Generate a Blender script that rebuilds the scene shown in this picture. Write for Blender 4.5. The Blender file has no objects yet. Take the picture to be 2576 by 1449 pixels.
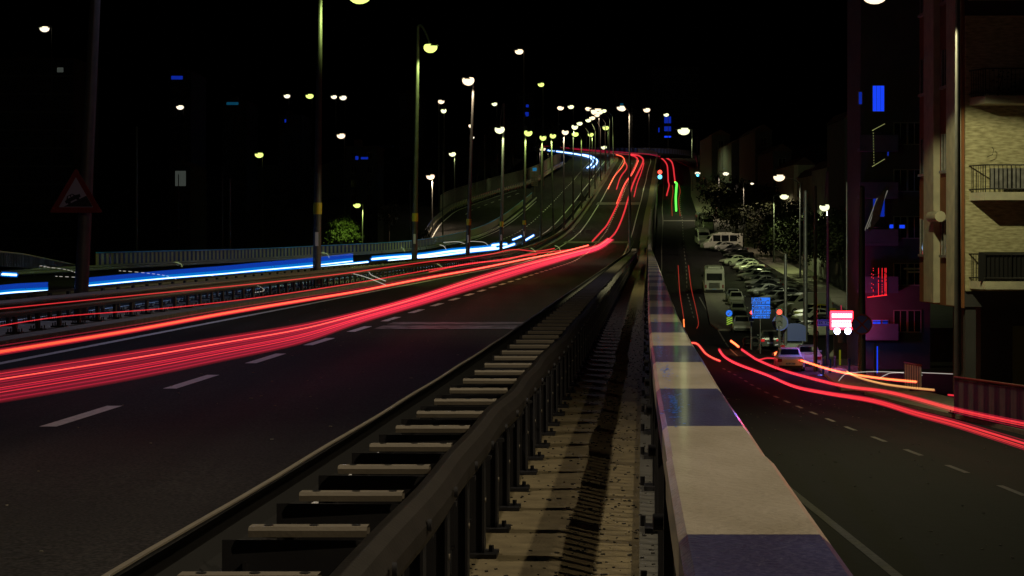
import bpy, math, random
import numpy as np
from mathutils import Vector, Matrix
random.seed(7)
rng = random.Random(11)
S = bpy.context.scene
COL = S.collection

# ---------------------------------------------------------------- camera, sky, exposure
cam_d = bpy.data.cameras.new('camera'); cam = bpy.data.objects.new('camera', cam_d); COL.objects.link(cam)
cam.location = (0, 0, 0); cam.rotation_euler = (math.radians(90), 0, 0)
cam_d.sensor_width = 36.0; cam_d.lens = 36.0*5000/2576; cam_d.shift_y = -124.5/2576
cam_d.clip_start = 0.1; cam_d.clip_end = 6000
S.camera = cam
W = bpy.data.worlds.new('World'); S.world = W; W.use_nodes = True
nt = W.node_tree; bg = nt.nodes['Background']
sky = nt.nodes.new('ShaderNodeTexSky'); sky.sky_type = 'NISHITA'; sky.sun_disc = False
sky.sun_elevation = math.radians(-4); sky.sun_rotation = math.radians(200)
nt.links.new(sky.outputs[0], bg.inputs[0]); bg.inputs[1].default_value = 0.01
moon_d = bpy.data.lights.new('moon', 'SUN'); moon_d.energy = 0.0016; moon_d.angle = math.radians(0.5); moon_d.color = (0.8, 0.85, 1)
moon = bpy.data.objects.new('moon', moon_d); COL.objects.link(moon); moon.rotation_euler = (math.radians(40), 0, math.radians(-25))
S.view_settings.view_transform = 'Standard'; S.view_settings.look = 'None'; S.view_settings.gamma = 1.0; S.view_settings.exposure = 0.0
S.cycles.use_denoising = True
S.cycles.sample_clamp_indirect = 3.0
S.cycles.max_bounces = 5; S.cycles.diffuse_bounces = 2; S.cycles.glossy_bounces = 3; S.cycles.transparent_max_bounces = 64
S.cycles.use_light_tree = True

# ---------------------------------------------------------------- tables (metres; Y runs up the road)
def AT(px, py, Z): return Vector(((px-1288)*Z/5000, Z, (600-py)*Z/5000))
def smooth_tab(xs, ys, lo, hi, step=1.0, sig=6):
    g = np.arange(lo, hi+step, step); v = np.interp(g, xs, ys)
    k = np.exp(-0.5*(np.arange(-3*sig, 3*sig+1)/sig)**2); k /= k.sum()
    p = len(k)//2
    left = v[0]-(v[1]-v[0])*np.arange(p, 0, -1); right = v[-1]+(v[-1]-v[-2])*np.arange(1, p+1)
    return g, np.convolve(np.concatenate([left, v, right]), k, 'valid')
# main road height against Y
_zr = smooth_tab([-60,22,100,150,162,192,222,252,280,310,340,370,400,430,460,490,520,550,600,640,680,720,800,900],
                 [-1.85,-1.85,-1.85,-1.85,-1.78,-1.42,-.8,0,1.05,2.75,5.0,7.45,9.9,12.35,14.9,17.6,20.2,22.6,26,28.3,30.6,33,37,41], -60, 900, 1, 6)
def r(Y):
    k = min(max(0, 1-Y/22), 1.25)
    return float(np.interp(Y, *_zr)) + .2*k*k
# service road height against Y
_zl = smooth_tab([-60,20,40,60,80,100,130,150,165,181,200,243,280,315,350,375,400,450,500,550,600,640,700,900],
                 [-4.4,-4.75,-5.1,-5.75,-6.6,-7.4,-8.4,-8.9,-9.0,-8.55,-8.0,-6.6,-4.2,-1.5,1.35,3.5,5.6,9.9,15,19.8,24,27.3,31,41], -60, 900, 1, 5)
def L(Y): return float(np.interp(Y, *_zl))
_sl = smooth_tab([-60,20,40,60,80,100,130,160,181,200,243,280,315,350,375,400,450,500,550,600,650],
                 [5.4,5.5,5.6,6.0,6.8,7.9,9.8,12,13.5,14.8,17.8,20.9,23.5,26.3,28.3,30,34,38,41,39,33], -60, 650, 1, 5)
def SL(Y): return float(np.interp(Y, *_sl))
_sk = smooth_tab([-60,20,60,77,85,110,130,150,181,200,243,280,315,350,372,400,450,500,550,600,650],
                 [14.5,14.6,14.8,15.0,15.5,16.5,19,24,30,35,37,36.5,35.8,35.6,35.2,37,40.5,45,49,48,43], -60, 650, 1, 4)
def SK(Y): return float(np.interp(Y, *_sk))
# median centre line in plan
mp = [(-60,-16.1),(0,-12)]+[(Z,.0684*Z-12) for Z in range(20,260,20)]+[(280,7.3),(310,9.5),(340,11.9),(370,14.4),(400,16.7),(430,19.2),(460,21.5),(490,24.0),(520,26.6),
      (545,28.1),(568,28.0),(592,24.5),(614,17),(634,7),(655,-5),(676,-20),(700,-42),(724,-70)]
ts = [0.0]
for a, b in zip(mp, mp[1:]): ts.append(ts[-1]+math.hypot(b[0]-a[0], b[1]-a[1]))
t0 = ts[1]
ts = [t-t0 for t in ts]
_my = smooth_tab(ts, [p[0] for p in mp], ts[0], ts[-1], 1, 7)
_mx = smooth_tab(ts, [p[1] for p in mp], ts[0], ts[-1], 1, 7)
TMAX = ts[-1]-2
def t_of(Y): return float(np.interp(Y, _my[1], _my[0]))
def frame(t):
    x = float(np.interp(t, *_mx)); y = float(np.interp(t, *_my))
    x2 = float(np.interp(t+1, *_mx)); y2 = float(np.interp(t+1, *_my))
    dx, dy = x2-x, y2-y; l = math.hypot(dx, dy)
    k = min(max(0, 1-y/22), 1.25)
    w = min(max((y-470)/80, 0), 1) if x > 15 or y < 560 else 1
    n = Vector((1, 0, 0)).lerp(Vector((dy/l, -dx/l, 0)), w).normalized()
    return Vector((x+.09*k*k, y, r(y))), n, Vector((dx/l, dy/l, 0))
def on(t, d, h=0):
    p, n, _ = frame(t); q = p+n*d; q.z += h; return q
def onY(Y, d, h=0): return on(t_of(Y), d, h)
def EL(Y):
    return float(np.interp(Y, [-60,110,130,152,170,185,200,222,250,370,376,400,460,490,900], [-19,-19,-19,-18,-16.4,-13.6,-11.5,-10.7,-10.5,-10.6,-16.2,-15.2,-12.3,-11.3,-11.0]))
def solveZ(y, surf, h, lo=5, hi=860):
    prev = None
    Z = lo
    while Z < hi:                       # first distance at which the surface (plus h) reaches this sight line
        yy = 600-5000*(surf(Z)+h)/Z
        if yy <= y: return Z
        Z += max(.04, Z*.004)
    return hi

# ---------------------------------------------------------------- mesh builder
class MB:
    def __init__(s): s.v = []; s.f = []; s.m = []; s.sm = []
    def add(s, vs, fs, m=0, sm=False):
        o = len(s.v); s.v += [tuple(v) for v in vs]
        for f in fs: s.f.append([o+i for i in f]); s.m.append(m); s.sm.append(sm)
    def box(s, c, d, rz=0, m=0, mat=None):
        x, y, z = d[0]/2, d[1]/2, d[2]/2
        vs = [Vector((a*x, b*y, e*z)) for e in (-1, 1) for a, b in ((-1,-1),(1,-1),(1,1),(-1,1))]
        R = Matrix.Rotation(rz, 3, 'Z') if mat is None else mat
        vs = [R @ v + Vector(c) for v in vs]
        s.add(vs, [(0,3,2,1),(4,5,6,7),(0,1,5,4),(1,2,6,5),(2,3,7,6),(3,0,4,7)], m)
    def tube(s, a, b, r0, r1=None, n=8, m=0, cap=True):
        a = Vector(a); b = Vector(b); r1 = r0 if r1 is None else r1
        d = (b-a).normalized(); u = d.orthogonal().normalized(); w = d.cross(u)
        vs = []
        for p, rr in ((a, r0), (b, r1)):
            for i in range(n):
                t = 2*math.pi*i/n; vs.append(p+(u*math.cos(t)+w*math.sin(t))*rr)
        fs = [(i, (i+1) % n, n+(i+1) % n, n+i) for i in range(n)]
        s.add(vs, fs, m, n > 6)
        if cap: s.add(vs, [tuple(range(n-1, -1, -1)), tuple(range(n, 2*n))], m)
    def path(s, pts, rad, n=5, m=0, closed_ends=True):
        pts = [Vector(p) for p in pts]; vs = []; N = len(pts)
        for i, p in enumerate(pts):
            d = (pts[min(i+1, N-1)]-pts[max(i-1, 0)]).normalized()
            u = Vector((-d.y, d.x, 0))
            u = u.normalized() if u.length > 1e-4 else Vector((1,0,0)); w = d.cross(u)
            rr = rad[i] if isinstance(rad, (list, tuple)) else rad
            for k in range(n):
                t = 2*math.pi*k/n+.3; vs.append(p+(u*math.cos(t)+w*math.sin(t))*rr)
        fs = [(i*n+k, i*n+(k+1) % n, (i+1)*n+(k+1) % n, (i+1)*n+k) for i in range(N-1) for k in range(n)]
        fs += [tuple(range(n-1, -1, -1)), tuple(range((N-1)*n, N*n))]
        s.add(vs, fs, m, True)
    def strip(s, rows, m=0, close=False, sm=False, mfun=None):
        """rows: list of equally long lists of points"""
        n = len(rows[0]); vs = [p for row in rows for p in row]; o = len(s.v); s.v += [tuple(v) for v in vs]
        for i in range(len(rows)-1):
            for k in range(n if close else n-1):
                k2 = (k+1) % n
                s.f.append([o+i*n+k, o+i*n+k2, o+(i+1)*n+k2, o+(i+1)*n+k]); s.m.append(mfun(i) if mfun else m); s.sm.append(sm)
    def poly(s, pts, m=0): s.add(pts, [tuple(range(len(pts)))], m)
    def disc(s, c, rad, nrm, n=20, m=0, thick=.02):
        nrm = Vector(nrm).normalized(); s.tube(Vector(c)-nrm*thick/2, Vector(c)+nrm*thick/2, rad, rad, n, m)
    def build(s, name, mats, parent=None):
        me = bpy.data.meshes.new(name); me.from_pydata(s.v, [], s.f)
        if not isinstance(mats, (list, tuple)): mats = [mats]
        for m in mats: me.materials.append(m)
        me.polygons.foreach_set('material_index', s.m); me.polygons.foreach_set('use_smooth', s.sm); me.update()
        o = bpy.data.objects.new(name, me); COL.objects.link(o)
        if parent: o.parent = parent
        return o
def tag(o, label=None, cat=None, group=None, kind=None):
    if label: o['label'] = label
    if cat: o['category'] = cat
    if group: o['group'] = group
    if kind: o['kind'] = kind
    return o
def thing(name, label, cat, loc=(0,0,0), rz=0, group=None):
    o = bpy.data.objects.new(name, None); COL.objects.link(o); o.empty_display_size = .2
    o.location = loc; o.rotation_euler = (0, 0, rz); return tag(o, label, cat, group)
def copy_tree(o, parent=None):
    c = o.copy(); COL.objects.link(c); c.parent = parent
    for ch in list(o.children): copy_tree(ch, c)
    return c
def struct(mb, name, mats, label=None): return tag(mb.build(name, mats), label, None, None, 'structure')

# ---------------------------------------------------------------- materials
def mat(name, base, rough=.6, metal=0, noise=None, scale=4, bump=0, spec=.5, c2=None, amt=.5, detail=6, stretch=None):
    m = bpy.data.materials.new(name); m.use_nodes = True; t = m.node_tree; b = t.nodes['Principled BSDF']
    b.inputs['Base Color'].default_value = (*base, 1); b.inputs['Roughness'].default_value = rough
    b.inputs['Metallic'].default_value = metal; b.inputs['Specular IOR Level'].default_value = spec
    if noise is not None or c2 or bump:
        g = t.nodes.new('ShaderNodeNewGeometry')
        n = t.nodes.new('ShaderNodeTexNoise'); n.inputs['Scale'].default_value = scale; n.inputs['Detail'].default_value = detail
        if stretch:
            mpn = t.nodes.new('ShaderNodeMapping'); mpn.inputs['Scale'].default_value = stretch; t.links.new(g.outputs['Position'], mpn.inputs[0]); t.links.new(mpn.outputs[0], n.inputs['Vector'])
        else: t.links.new(g.outputs['Position'], n.inputs['Vector'])
        cr = t.nodes.new('ShaderNodeValToRGB'); cr.color_ramp.elements[0].position = .5-amt/2; cr.color_ramp.elements[1].position = .5+amt/2
        if c2 is None: c2 = tuple(c*(1-(noise or .3)) for c in base)
        cr.color_ramp.elements[0].color = (*c2, 1); cr.color_ramp.elements[1].color = (*base, 1)
        t.links.new(n.outputs[0], cr.inputs[0]); t.links.new(cr.outputs[0], b.inputs['Base Color'])
        if bump:
            bp = t.nodes.new('ShaderNodeBump'); bp.inputs['Strength'].default_value = bump; bp.inputs['Distance'].default_value = .02
            n2 = t.nodes.new('ShaderNodeTexNoise'); n2.inputs['Scale'].default_value = scale*9; n2.inputs['Detail'].default_value = 4
            t.links.new(g.outputs['Position'], n2.inputs['Vector'])
            t.links.new(n2.outputs[0], bp.inputs['Height']); t.links.new(bp.outputs[0], b.inputs['Normal'])
    return m
def emit(name, col, st, sampling='NONE'):
    m = bpy.data.materials.new(name); m.use_nodes = True; t = m.node_tree; t.nodes.clear()
    e = t.nodes.new('ShaderNodeEmission'); e.inputs[0].default_value = (*col, 1); e.inputs[1].default_value = st
    o = t.nodes.new('ShaderNodeOutputMaterial'); t.links.new(e.outputs[0], o.inputs[0])
    m.cycles.emission_sampling = sampling; return m
def asphalt(name, base):
    m = mat(name, base, .85, 0, c2=tuple(c*.62 for c in base), scale=.35, amt=.6, bump=.35, spec=.12)
    t = m.node_tree; b = t.nodes['Principled BSDF']
    cr = [n for n in t.nodes if n.type == 'VALTORGB'][0]
    g = [n for n in t.nodes if n.type == 'NEW_GEOMETRY'][0]
    n = t.nodes.new('ShaderNodeTexNoise'); n.inputs['Scale'].default_value = 38; n.inputs['Detail'].default_value = 5
    t.links.new(g.outputs['Position'], n.inputs['Vector'])
    c = t.nodes.new('ShaderNodeValToRGB'); c.color_ramp.elements[0].position = .35; c.color_ramp.elements[1].position = .72
    c.color_ramp.elements[0].color = (.3,.3,.3,1); c.color_ramp.elements[1].color = (2.4,2.4,2.4,1)
    t.links.new(n.outputs[0], c.inputs[0])
    # long wheel streaks
    mp_ = t.nodes.new('ShaderNodeMapping'); mp_.inputs['Scale'].default_value = (1.3, .03, 1); mp_.inputs['Rotation'].default_value = (0, 0, .068)
    n3 = t.nodes.new('ShaderNodeTexNoise'); n3.inputs['Scale'].default_value = 1.0; n3.inputs['Detail'].default_value = 4
    t.links.new(g.outputs['Position'], mp_.inputs[0]); t.links.new(mp_.outputs[0], n3.inputs['Vector'])
    c3 = t.nodes.new('ShaderNodeValToRGB'); c3.color_ramp.elements[0].position = .35; c3.color_ramp.elements[1].position = .65
    c3.color_ramp.elements[0].color = (.7,.7,.7,1); c3.color_ramp.elements[1].color = (1.15,1.15,1.15,1)
    t.links.new(n3.outputs[0], c3.inputs[0])
    x = t.nodes.new('ShaderNodeMix'); x.data_type = 'RGBA'; x.blend_type = 'MULTIPLY'; x.inputs[0].default_value = 1
    t.links.new(cr.outputs[0], x.inputs[6]); t.links.new(c.outputs[0], x.inputs[7])
    y = t.nodes.new('ShaderNodeMix'); y.data_type = 'RGBA'; y.blend_type = 'MULTIPLY'; y.inputs[0].default_value = 1
    t.links.new(x.outputs[2], y.inputs[6]); t.links.new(c3.outputs[0], y.inputs[7])
    t.links.new(y.outputs[2], b.inputs['Base Color'])
    return m
M = {}
M['asphalt'] = asphalt('asphalt', (.024,.0225,.023))
M['asphalt_old'] = asphalt('asphalt_worn', (.0105,.009,.0125))
M['line'] = mat('road_paint', (.85,.85,.85), .6, c2=(.5,.5,.5), scale=14, amt=.5)
M['worn_line'] = mat('worn_road_paint', (.3,.3,.29), .7, c2=(.03,.03,.03), scale=3.5, amt=.35)
M['concrete'] = mat('concrete', (.26,.24,.19), .85, c2=(.12,.11,.085), scale=5, amt=.55, bump=.5)
M['walk'] = mat('walkway_concrete', (.27,.22,.12), .85, c2=(.12,.095,.05), scale=6, amt=.6, bump=.5)
M['dark_concrete'] = mat('dark_concrete', (.14,.135,.12), .9, c2=(.07,.07,.06), scale=2, amt=.6)
M['soil'] = mat('soil', (.05,.055,.03), .95, c2=(.02,.025,.012), scale=.6, amt=.6)
M['galv'] = mat('galvanised_steel', (.24,.21,.165), .55, .1, c2=(.18,.16,.13), scale=7, amt=.6, bump=.15)
M['galv_beam'] = mat('guard_rail_steel', (.042,.035,.031), .55, .2, c2=(.022,.019,.017), scale=5, amt=.6, bump=.15)
M['galv_dark'] = mat('weathered_steel', (.028,.028,.034), .6, .2, c2=(.015,.015,.018), scale=5, amt=.6)
M['pole'] = mat('painted_pole', (.11,.11,.105), .55, .2, c2=(.06,.06,.06), scale=3, amt=.6)
M['pole_dark'] = mat('dark_pole', (.06,.06,.065), .5, .3)
M['cream'] = mat('cream_rail_paint', (.72,.65,.56), .45, 0, c2=(.50,.44,.35), scale=5, amt=.45, bump=.5, stretch=(1,.35,1))
M['bluep'] = mat('blue_rail_paint', (.10,.10,.27), .36, 0, c2=(.07,.06,.15), scale=5, amt=.45, bump=.6, stretch=(1,.35,1))
M['navy'] = mat('navy_panel_paint', (.008,.014,.07), .5)
M['grey_panel'] = mat('cream_panel_paint', (.42,.42,.36), .5, c2=(.3,.3,.26), scale=3, amt=.6)
M['lamplit_panel'] = mat('lamplit_panel_paint', (.56,.55,.24), .6, c2=(.42,.42,.18), scale=3, amt=.6)  # cream panels with the yellow-green lamp light put into the colour
M['rail_blue'] = mat('headlit_blue_paint', (.05,.45,1.0), .35)  # blue top rail with the headlight glow put into its colour
M['crest_blue'] = mat('crest_blue_paint', (.04,.08,.3), .4)
M['balc_navy'] = mat('slate_balcony_paint', (.09,.10,.16), .8, c2=(.06,.07,.11), scale=2, amt=.6)
M['faded_line'] = mat('faded_road_paint', (.24,.22,.2), .8, c2=(.10,.09,.085), scale=9, amt=.5)
M['slate'] = mat('slate_panel_paint', (.13,.13,.17), .6, c2=(.08,.08,.11), scale=4, amt=.6)
M['beam_shade'] = mat('shade_painted_beam', (.008,.008,.009), .7)  # steel beam in shade; the darkness is put into its colour
M['board_blue'] = mat('board_blue_paint', (.012,.025,.16), .5)
M['fence_blue'] = mat('fence_blue_paint', (.008,.03,.16), .5)
M['rust'] = mat('rusty_stain', (.12,.06,.03), .9)
M['pebble'] = mat('debris', (.03,.028,.025), .9)
M['black'] = mat('black_plastic', (.012,.012,.014), .5)
M['rubber'] = mat('rubber', (.015,.015,.015), .8)
M['rim'] = mat('alloy_rim', (.4,.4,.4), .35, .8)
M['glass'] = mat('dark_glass', (.01,.012,.014), .06, 0, spec=.9)
M['lens'] = mat('clear_lens', (.6,.6,.6), .1, 0, spec=.9)
M['redlens'] = mat('red_lens', (.25,.01,.01), .2)
M['amber'] = mat('amber_lens', (.5,.15,.01), .2)
M['plate'] = mat('plate', (.35,.5,.75), .4)
M['white'] = mat('white_paint', (.7,.7,.68), .4)
M['signblue'] = emit('lit_blue_sign_face', (.03,.20,.95), .95)
M['signtext'] = mat('dark_sign_lettering', (.006,.008,.02), .6)
M['signred'] = mat('red_sign_border', (.16,.008,.01), .5)
M['signwhite'] = mat('sign_white', (.34,.34,.5), .5)
M['signdarkblue'] = mat('sign_blue', (.03,.05,.35), .5)
M['violet'] = mat('violet_sign', (.12,.06,.4), .5)
M['yellowblk'] = mat('chevron_yellow', (.55,.75,.05), .5)
M['yellow'] = mat('yellow_paint', (.55,.45,.03), .5)
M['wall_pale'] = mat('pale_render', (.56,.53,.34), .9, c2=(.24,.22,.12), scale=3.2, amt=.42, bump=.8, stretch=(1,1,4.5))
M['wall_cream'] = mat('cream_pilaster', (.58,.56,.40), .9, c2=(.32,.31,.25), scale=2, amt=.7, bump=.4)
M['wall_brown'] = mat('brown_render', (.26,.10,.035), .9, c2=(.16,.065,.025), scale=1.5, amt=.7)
M['wall_dark'] = mat('dark_render', (.06,.06,.062), .9, c2=(.035,.035,.04), scale=1, amt=.6)
M['wall_grey'] = mat('grey_render', (.24,.24,.22), .9, c2=(.14,.14,.13), scale=.8, amt=.6)
M['wall_green'] = mat('greenish_render', (.33,.35,.24), .9, c2=(.2,.21,.15), scale=.8, amt=.6)
M['roof'] = mat('roof', (.08,.04,.03), .9)
M['iron'] = mat('black_iron', (.02,.02,.02), .5, .4)
M['shutter'] = mat('shutter', (.35,.35,.33), .5, c2=(.2,.2,.2), scale=8)
M['cloth'] = mat('balcony_cloth', (.25,.25,.25), .9, c2=(.1,.1,.1), scale=5)
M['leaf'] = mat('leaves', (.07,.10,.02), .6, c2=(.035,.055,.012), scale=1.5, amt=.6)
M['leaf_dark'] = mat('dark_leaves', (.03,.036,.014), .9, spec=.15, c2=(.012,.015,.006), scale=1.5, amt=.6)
M['bark'] = mat('bark', (.08,.06,.04), .9, c2=(.04,.03,.02), scale=9)
M['winblue'] = emit('lit_window_blue', (.01,.06,1), .9)
M['winblue2'] = emit('lit_window_deep_blue', (.01,.05,.8), .35)
M['wincyan'] = emit('dim_window_cyan', (.01,.18,.35), .22)
M['windim'] = emit('dim_window_grey', (.3,.35,.3), .12)
M['hotred'] = emit('neon_red', (1,.02,.04), 9, 'FRONT')
M['hotwhite'] = emit('neon_core', (1,.36,.40), 7)
M['bluebulb'] = emit('blue_bulb', (.55,.6,1), 14)
M['redsig'] = emit('signal_red', (1,.06,.035), 3.5)
M['bluesig'] = emit('signal_blue', (.12,.6,1), 3)
M['redled'] = emit('red_led', (1,.02,.03), 1.3)
M['lampW'] = emit('lamp_warm', (1,.80,.52), 1.7)
M['lampG'] = emit('lamp_yellow_green', (.80,1,.22), 1.5)
M['lampY'] = emit('lamp_pale_green', (.95,1,.55), 1.6)
M['lampC'] = emit('lamp_cool', (.9,.9,1), 1.7)
M['lampS'] = emit('lamp_small', (1,.9,.65), 1.4)
# sparkle: glossy painted metal with fine grains on the rail blue paint
for k in ('bluep', 'cream'):
    t = M[k].node_tree; b = t.nodes['Principled BSDF']; b.inputs['Coat Weight'].default_value = .5; b.inputs['Coat Roughness'].default_value = .12

# ---------------------------------------------------------------- ground, roads
mb = MB()
def ground_z(x, y):
    yr = min(max(y, -60), 860); base_l = L(min(yr, 640)) - .35
    zr = r(yr)
    far = min(base_l, zr-.8) if y > 480 else base_l
    left = min(zr-6.5, -7.5) if y < 380 else min(zr-6, -7.5+(y-380)*.075)
    edge = SL(min(yr, 640))-3
    if y > 560: edge = edge-(y-560)*.8
    k = min(max((edge-x)/8, 0), 1)
    z = far*(1-k)+left*k
    if x < -70 and y > 300: z += min((-70-x)*.09, 26)*min((y-300)/200, 1)
    if x > 60: z += min((x-60)*.10, 30)*min(max(y-60, 0)/150, 1)
    if y > 700: z = min(z, 34) - 2
    return z
xs = list(range(-620, -60, 28))+list(range(-60, 80, 6))+list(range(80, 640, 28))
ys = list(range(-60, 720, 9))+list(range(720, 2400, 80))
mb.strip([[Vector((x, y, ground_z(x, y))) for x in xs] for y in ys], sm=True)
struct(mb, 'ground', M['soil'])

TS = [t_of(y) for y in np.concatenate([np.arange(-50, 40, 3), np.arange(40, 545, 6)])]+list(np.arange(t_of(545)+5, TMAX, 5))
mb = MB()
for a, b in (('L', 'm'), ('m', 'R')):
    rows = []
    for t in TS:
        Y = frame(t)[0].y
        if a == 'L': rows.append([on(t, EL(Y)-.6), on(t, (EL(Y))*.5), on(t, -.75)])
        else: rows.append([on(t, .95), on(t, 5.5), on(t, 11.05)])
    mb.strip(rows)
struct(mb, 'highway_road', M['asphalt'])
# service road and its parking strip
YS = list(np.arange(-50, 650, 6))
mb = MB(); mb.strip([[Vector((SL(y)-.8, y, L(y))), Vector(((SL(y)+SK(y))/2, y, L(y))), Vector((SK(y), y, L(y)))] for y in YS])
# side street opening
mb.strip([[Vector((SK(y)-.05, y, L(y)-.004)), Vector((60, y, L(y)-.3))] for y in range(90, 124, 3)])
struct(mb, 'service_road', M['asphalt_old'])
mb = MB()
def kerbed(y0, y1, x0, x1, hh=.13, step=4):
    rows = []
    for y in np.arange(y0, y1+.1, step):
        a, b = x0(y), x1(y); z = L(y)
        rows.append([Vector((a, y, z-.1)), Vector((a, y, z+hh)), Vector((b, y, z+hh+.05)), Vector((b, y, z-.3))])
    mb.strip(rows)
    mb.poly(rows[0]); mb.poly(rows[-1])
kerbed(-40, 88, lambda y: SK(y), lambda y: SK(y)+2.6)
kerbed(126, 640, lambda y: SK(y), lambda y: SK(y)+3.4, step=6)
struct(mb, 'pavement', M['concrete'])
# island nose between service lane and parking lane
mb = MB(); rows = []
for y in np.arange(183, 262, 4):
    c = 19.6+(y-183)*.085; w = .35+min((y-181)*.1, .9)
    z = L(y); rows.append([Vector((c-w, y, z-.1)), Vector((c-w, y, z+.15)), Vector((c+w, y, z+.15)), Vector((c+w, y, z-.1))])
mb.strip(rows); mb.poly(rows[0][::-1]); struct(mb, 'traffic_island_kerb', M['concrete'])
mb = MB(); rows = []
for y in np.arange(93, 128, 3):
    c = 17.0+(y-93)*.09; w = 1.6-(y-93)*.03; z = L(y)
    rows.append([Vector((c-w, y, z-.1)), Vector((c-w, y, z+.14)), Vector((c+w, y, z+.14)), Vector((c+w, y, z-.1))])
mb.strip(rows); mb.poly(rows[0][::-1]); struct(mb, 'corner_kerb_island', M['concrete'])

# bridge walkway, plinth, median kerb
mb = MB(); mb.strip([[on(t, 11.0, -.05), on(t, 11.0, .1), on(t, 11.97, .1)] for t in TS if t < t_of(540)])
struct(mb, 'walkway', M['walk'])
mb = MB(); mb.strip([[on(t, 10.42, .005), on(t, 10.995, .005)] for t in TS if t < t_of(300)]); struct(mb, 'barrier_shade_sheet', mat('shade_black', (.008,.008,.008), .9, spec=.1))  # near-black sheet paints the shade on the floor under the barrier
mb = MB(); mb.strip([[on(t, 11.93, .02), on(t, 11.93, .17), on(t, 12.32, .17), on(t, 12.32, -.6)] for t in TS if t < t_of(540)])
struct(mb, 'walkway_plinth_kerb', M['dark_concrete'])
mb = MB(); mb.strip([[on(t, -1.1, -.1), on(t, -1.1, .13), on(t, 1.15, .13), on(t, 1.15, -.1)] for t in TS])
mb.strip([[on(t, -1.1, .0), on(t, -1.1, .02)] for t in TS[:2]])
struct(mb, 'median_kerb', M['concrete'])
# deck side wall down to service road
mb = MB(); rows = []
for t in TS:
    p = on(t, 12.32, .02)
    if p.y > 520: break
    rows.append([p, Vector((p.x, p.y, min(L(p.y)-.5, p.z-.3)))])
mb.strip(rows); mb.strip([[on(t, 12.33, .10), on(t, 12.42, .10), on(t, 12.42, -.5), on(t, 12.33, -.5)] for t in TS if frame(t)[0].y < 520])
tag(mb.build('retaining_wall', M['dark_concrete']), 'long dark concrete retaining wall between the highway deck and the lower road', 'wall')
mb = MB(); rows = []
for t in TS:
    Y = frame(t)[0].y
    if Y > 600: break
    p = on(t, EL(Y)-.6, .02); rows.append([p, Vector((p.x-.02, p.y, p.z-9))])
mb.strip(rows); tag(mb.build('embankment_wall', M['dark_concrete']), 'dark embankment wall below the far side of the highway on the left', 'wall')

# ---------------------------------------------------------------- road markings
def lane_line(mbx, d, y0, y1, w=.15, h=.006, step=4):
    rows = []
    for y in np.arange(y0, y1+.01, step): t = t_of(y); rows.append([on(t, d-w/2, h), on(t, d+w/2, h)])
    mbx.strip(rows)
mb = MB()
lane_line(mb, 2.43, 1, 540, .17); lane_line(mb, 9.75, 12, 540, .14); lane_line(mb, -2.3, 20, 540, .15)
lane_line(mb, -9.3, 226, 365, .15)
k = 0
for i in range(106):                                   # dashes, 5 m period
    y0 = 19.47+(i-2)*4.965
    if y0 < 1: continue
    lane_line(mb, 6.12 if y0 < 200 else 6.0, y0, y0+2.45, .17, .006, 1.225)
    if y0 > 60: lane_line(mb, -6.1, y0, y0+2.4, .15, .006, 1.2)
struct(mb, 'highway_lane_markings', M['line'])
mb = MB()
for (y, w, a, b) in ((40.5, 1.6, 6.4, 10.2),(42.6, 1.2, 6.4, 10.2), (232, 7, .9+1.2, 9.6), (352, 7, 2, 9.7), (183, 6, -9, -2)):
    ya = y; rows = [[on(t_of(ya), a+(b-a)*k/12, .009) for k in range(13)], [on(t_of(ya+w), a+(b-a)*k/12, .009) for k in range(13)]]
    mb.strip(rows)
struct(mb, 'worn_rumble_strips', M['worn_line'])
mb = MB()
def sline(mbx, xf, y0, y1, w, step=4, h=.006):
    mbx.strip([[Vector((xf(y)-w/2, y, L(y)+h)), Vector((xf(y)+w/2, y, L(y)+h))] for y in np.arange(y0, y1+.01, step)])
sline(mb, lambda y: SL(y)+.05, 8, 120, .17); sline(mb, lambda y: SL(y)+.2, 190, 560, .15)
dxs = ([0,40.7,50.7,60.7,70.7,80.7,90.7,100,112,130,160], [10.2,10.2,10.2,10.3,10.7,11.15,11.6,12.1,12.8,13.6,15.3])
for i in range(-6, 18):
    y0 = 39.5+i*5.0; sline(mb, lambda y: float(np.interp(y, *dxs)), y0, y0+2.1, .14, 1.05)
for i in range(40):
    y0 = 200+i*6.2
    sline(mb, lambda y: SL(y)+3.5+(y-200)*.002, y0, y0+3, .13, 1.5)
sline(mb, lambda y: 19.0+(y-183)*.06, 150, 236, .12)
mb.strip([[Vector((SL(372)+.3, 372, L(372)+.008)), Vector((SK(372)-.2, 372, L(372)+.008))], [Vector((SL(374.5)+.3, 374.5, L(374.5)+.008)), Vector((SK(374.5)-.2, 374.5, L(374.5)+.008))]])
struct(mb, 'service_road_markings', M['faded_line'])
mb = MB()
for i in range(9):
    x0 = 20+i*3.6; y0 = 112+i*1.2
    mb.poly([Vector((x0, y0, L(y0)+.15)), Vector((x0+1.9, y0+.5, L(y0)+.15)), Vector((x0+1.9, y0+.75, L(y0)+.15)), Vector((x0, y0+.25, L(y0)+.15))])
struct(mb, 'yellow_kerb_markings', M['yellow'])
# grit and leaves on the walkway
mb = MB()
for i in range(3000):
    Y = 4+45*rng.random()**1.3; d = 10.75+1.3*rng.random()
    if rng.random() < .35: d = 11.5+abs(rng.gauss(0, .25))
    d = min(d, 12.0)
    hh = .1 if d < 11.93 else .17
    s = rng.uniform(.003, .013); p = onY(Y, d, hh+s*.3); a = rng.random()*3
    mb.box(p, (s*rng.uniform(1, 2.4), s*1.1, s*.8), a)
tag(mb.build('walkway_debris', M['pebble']), 'dark grit and dry leaf crumbs scattered on the walkway', 'debris', None, 'stuff')

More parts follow.
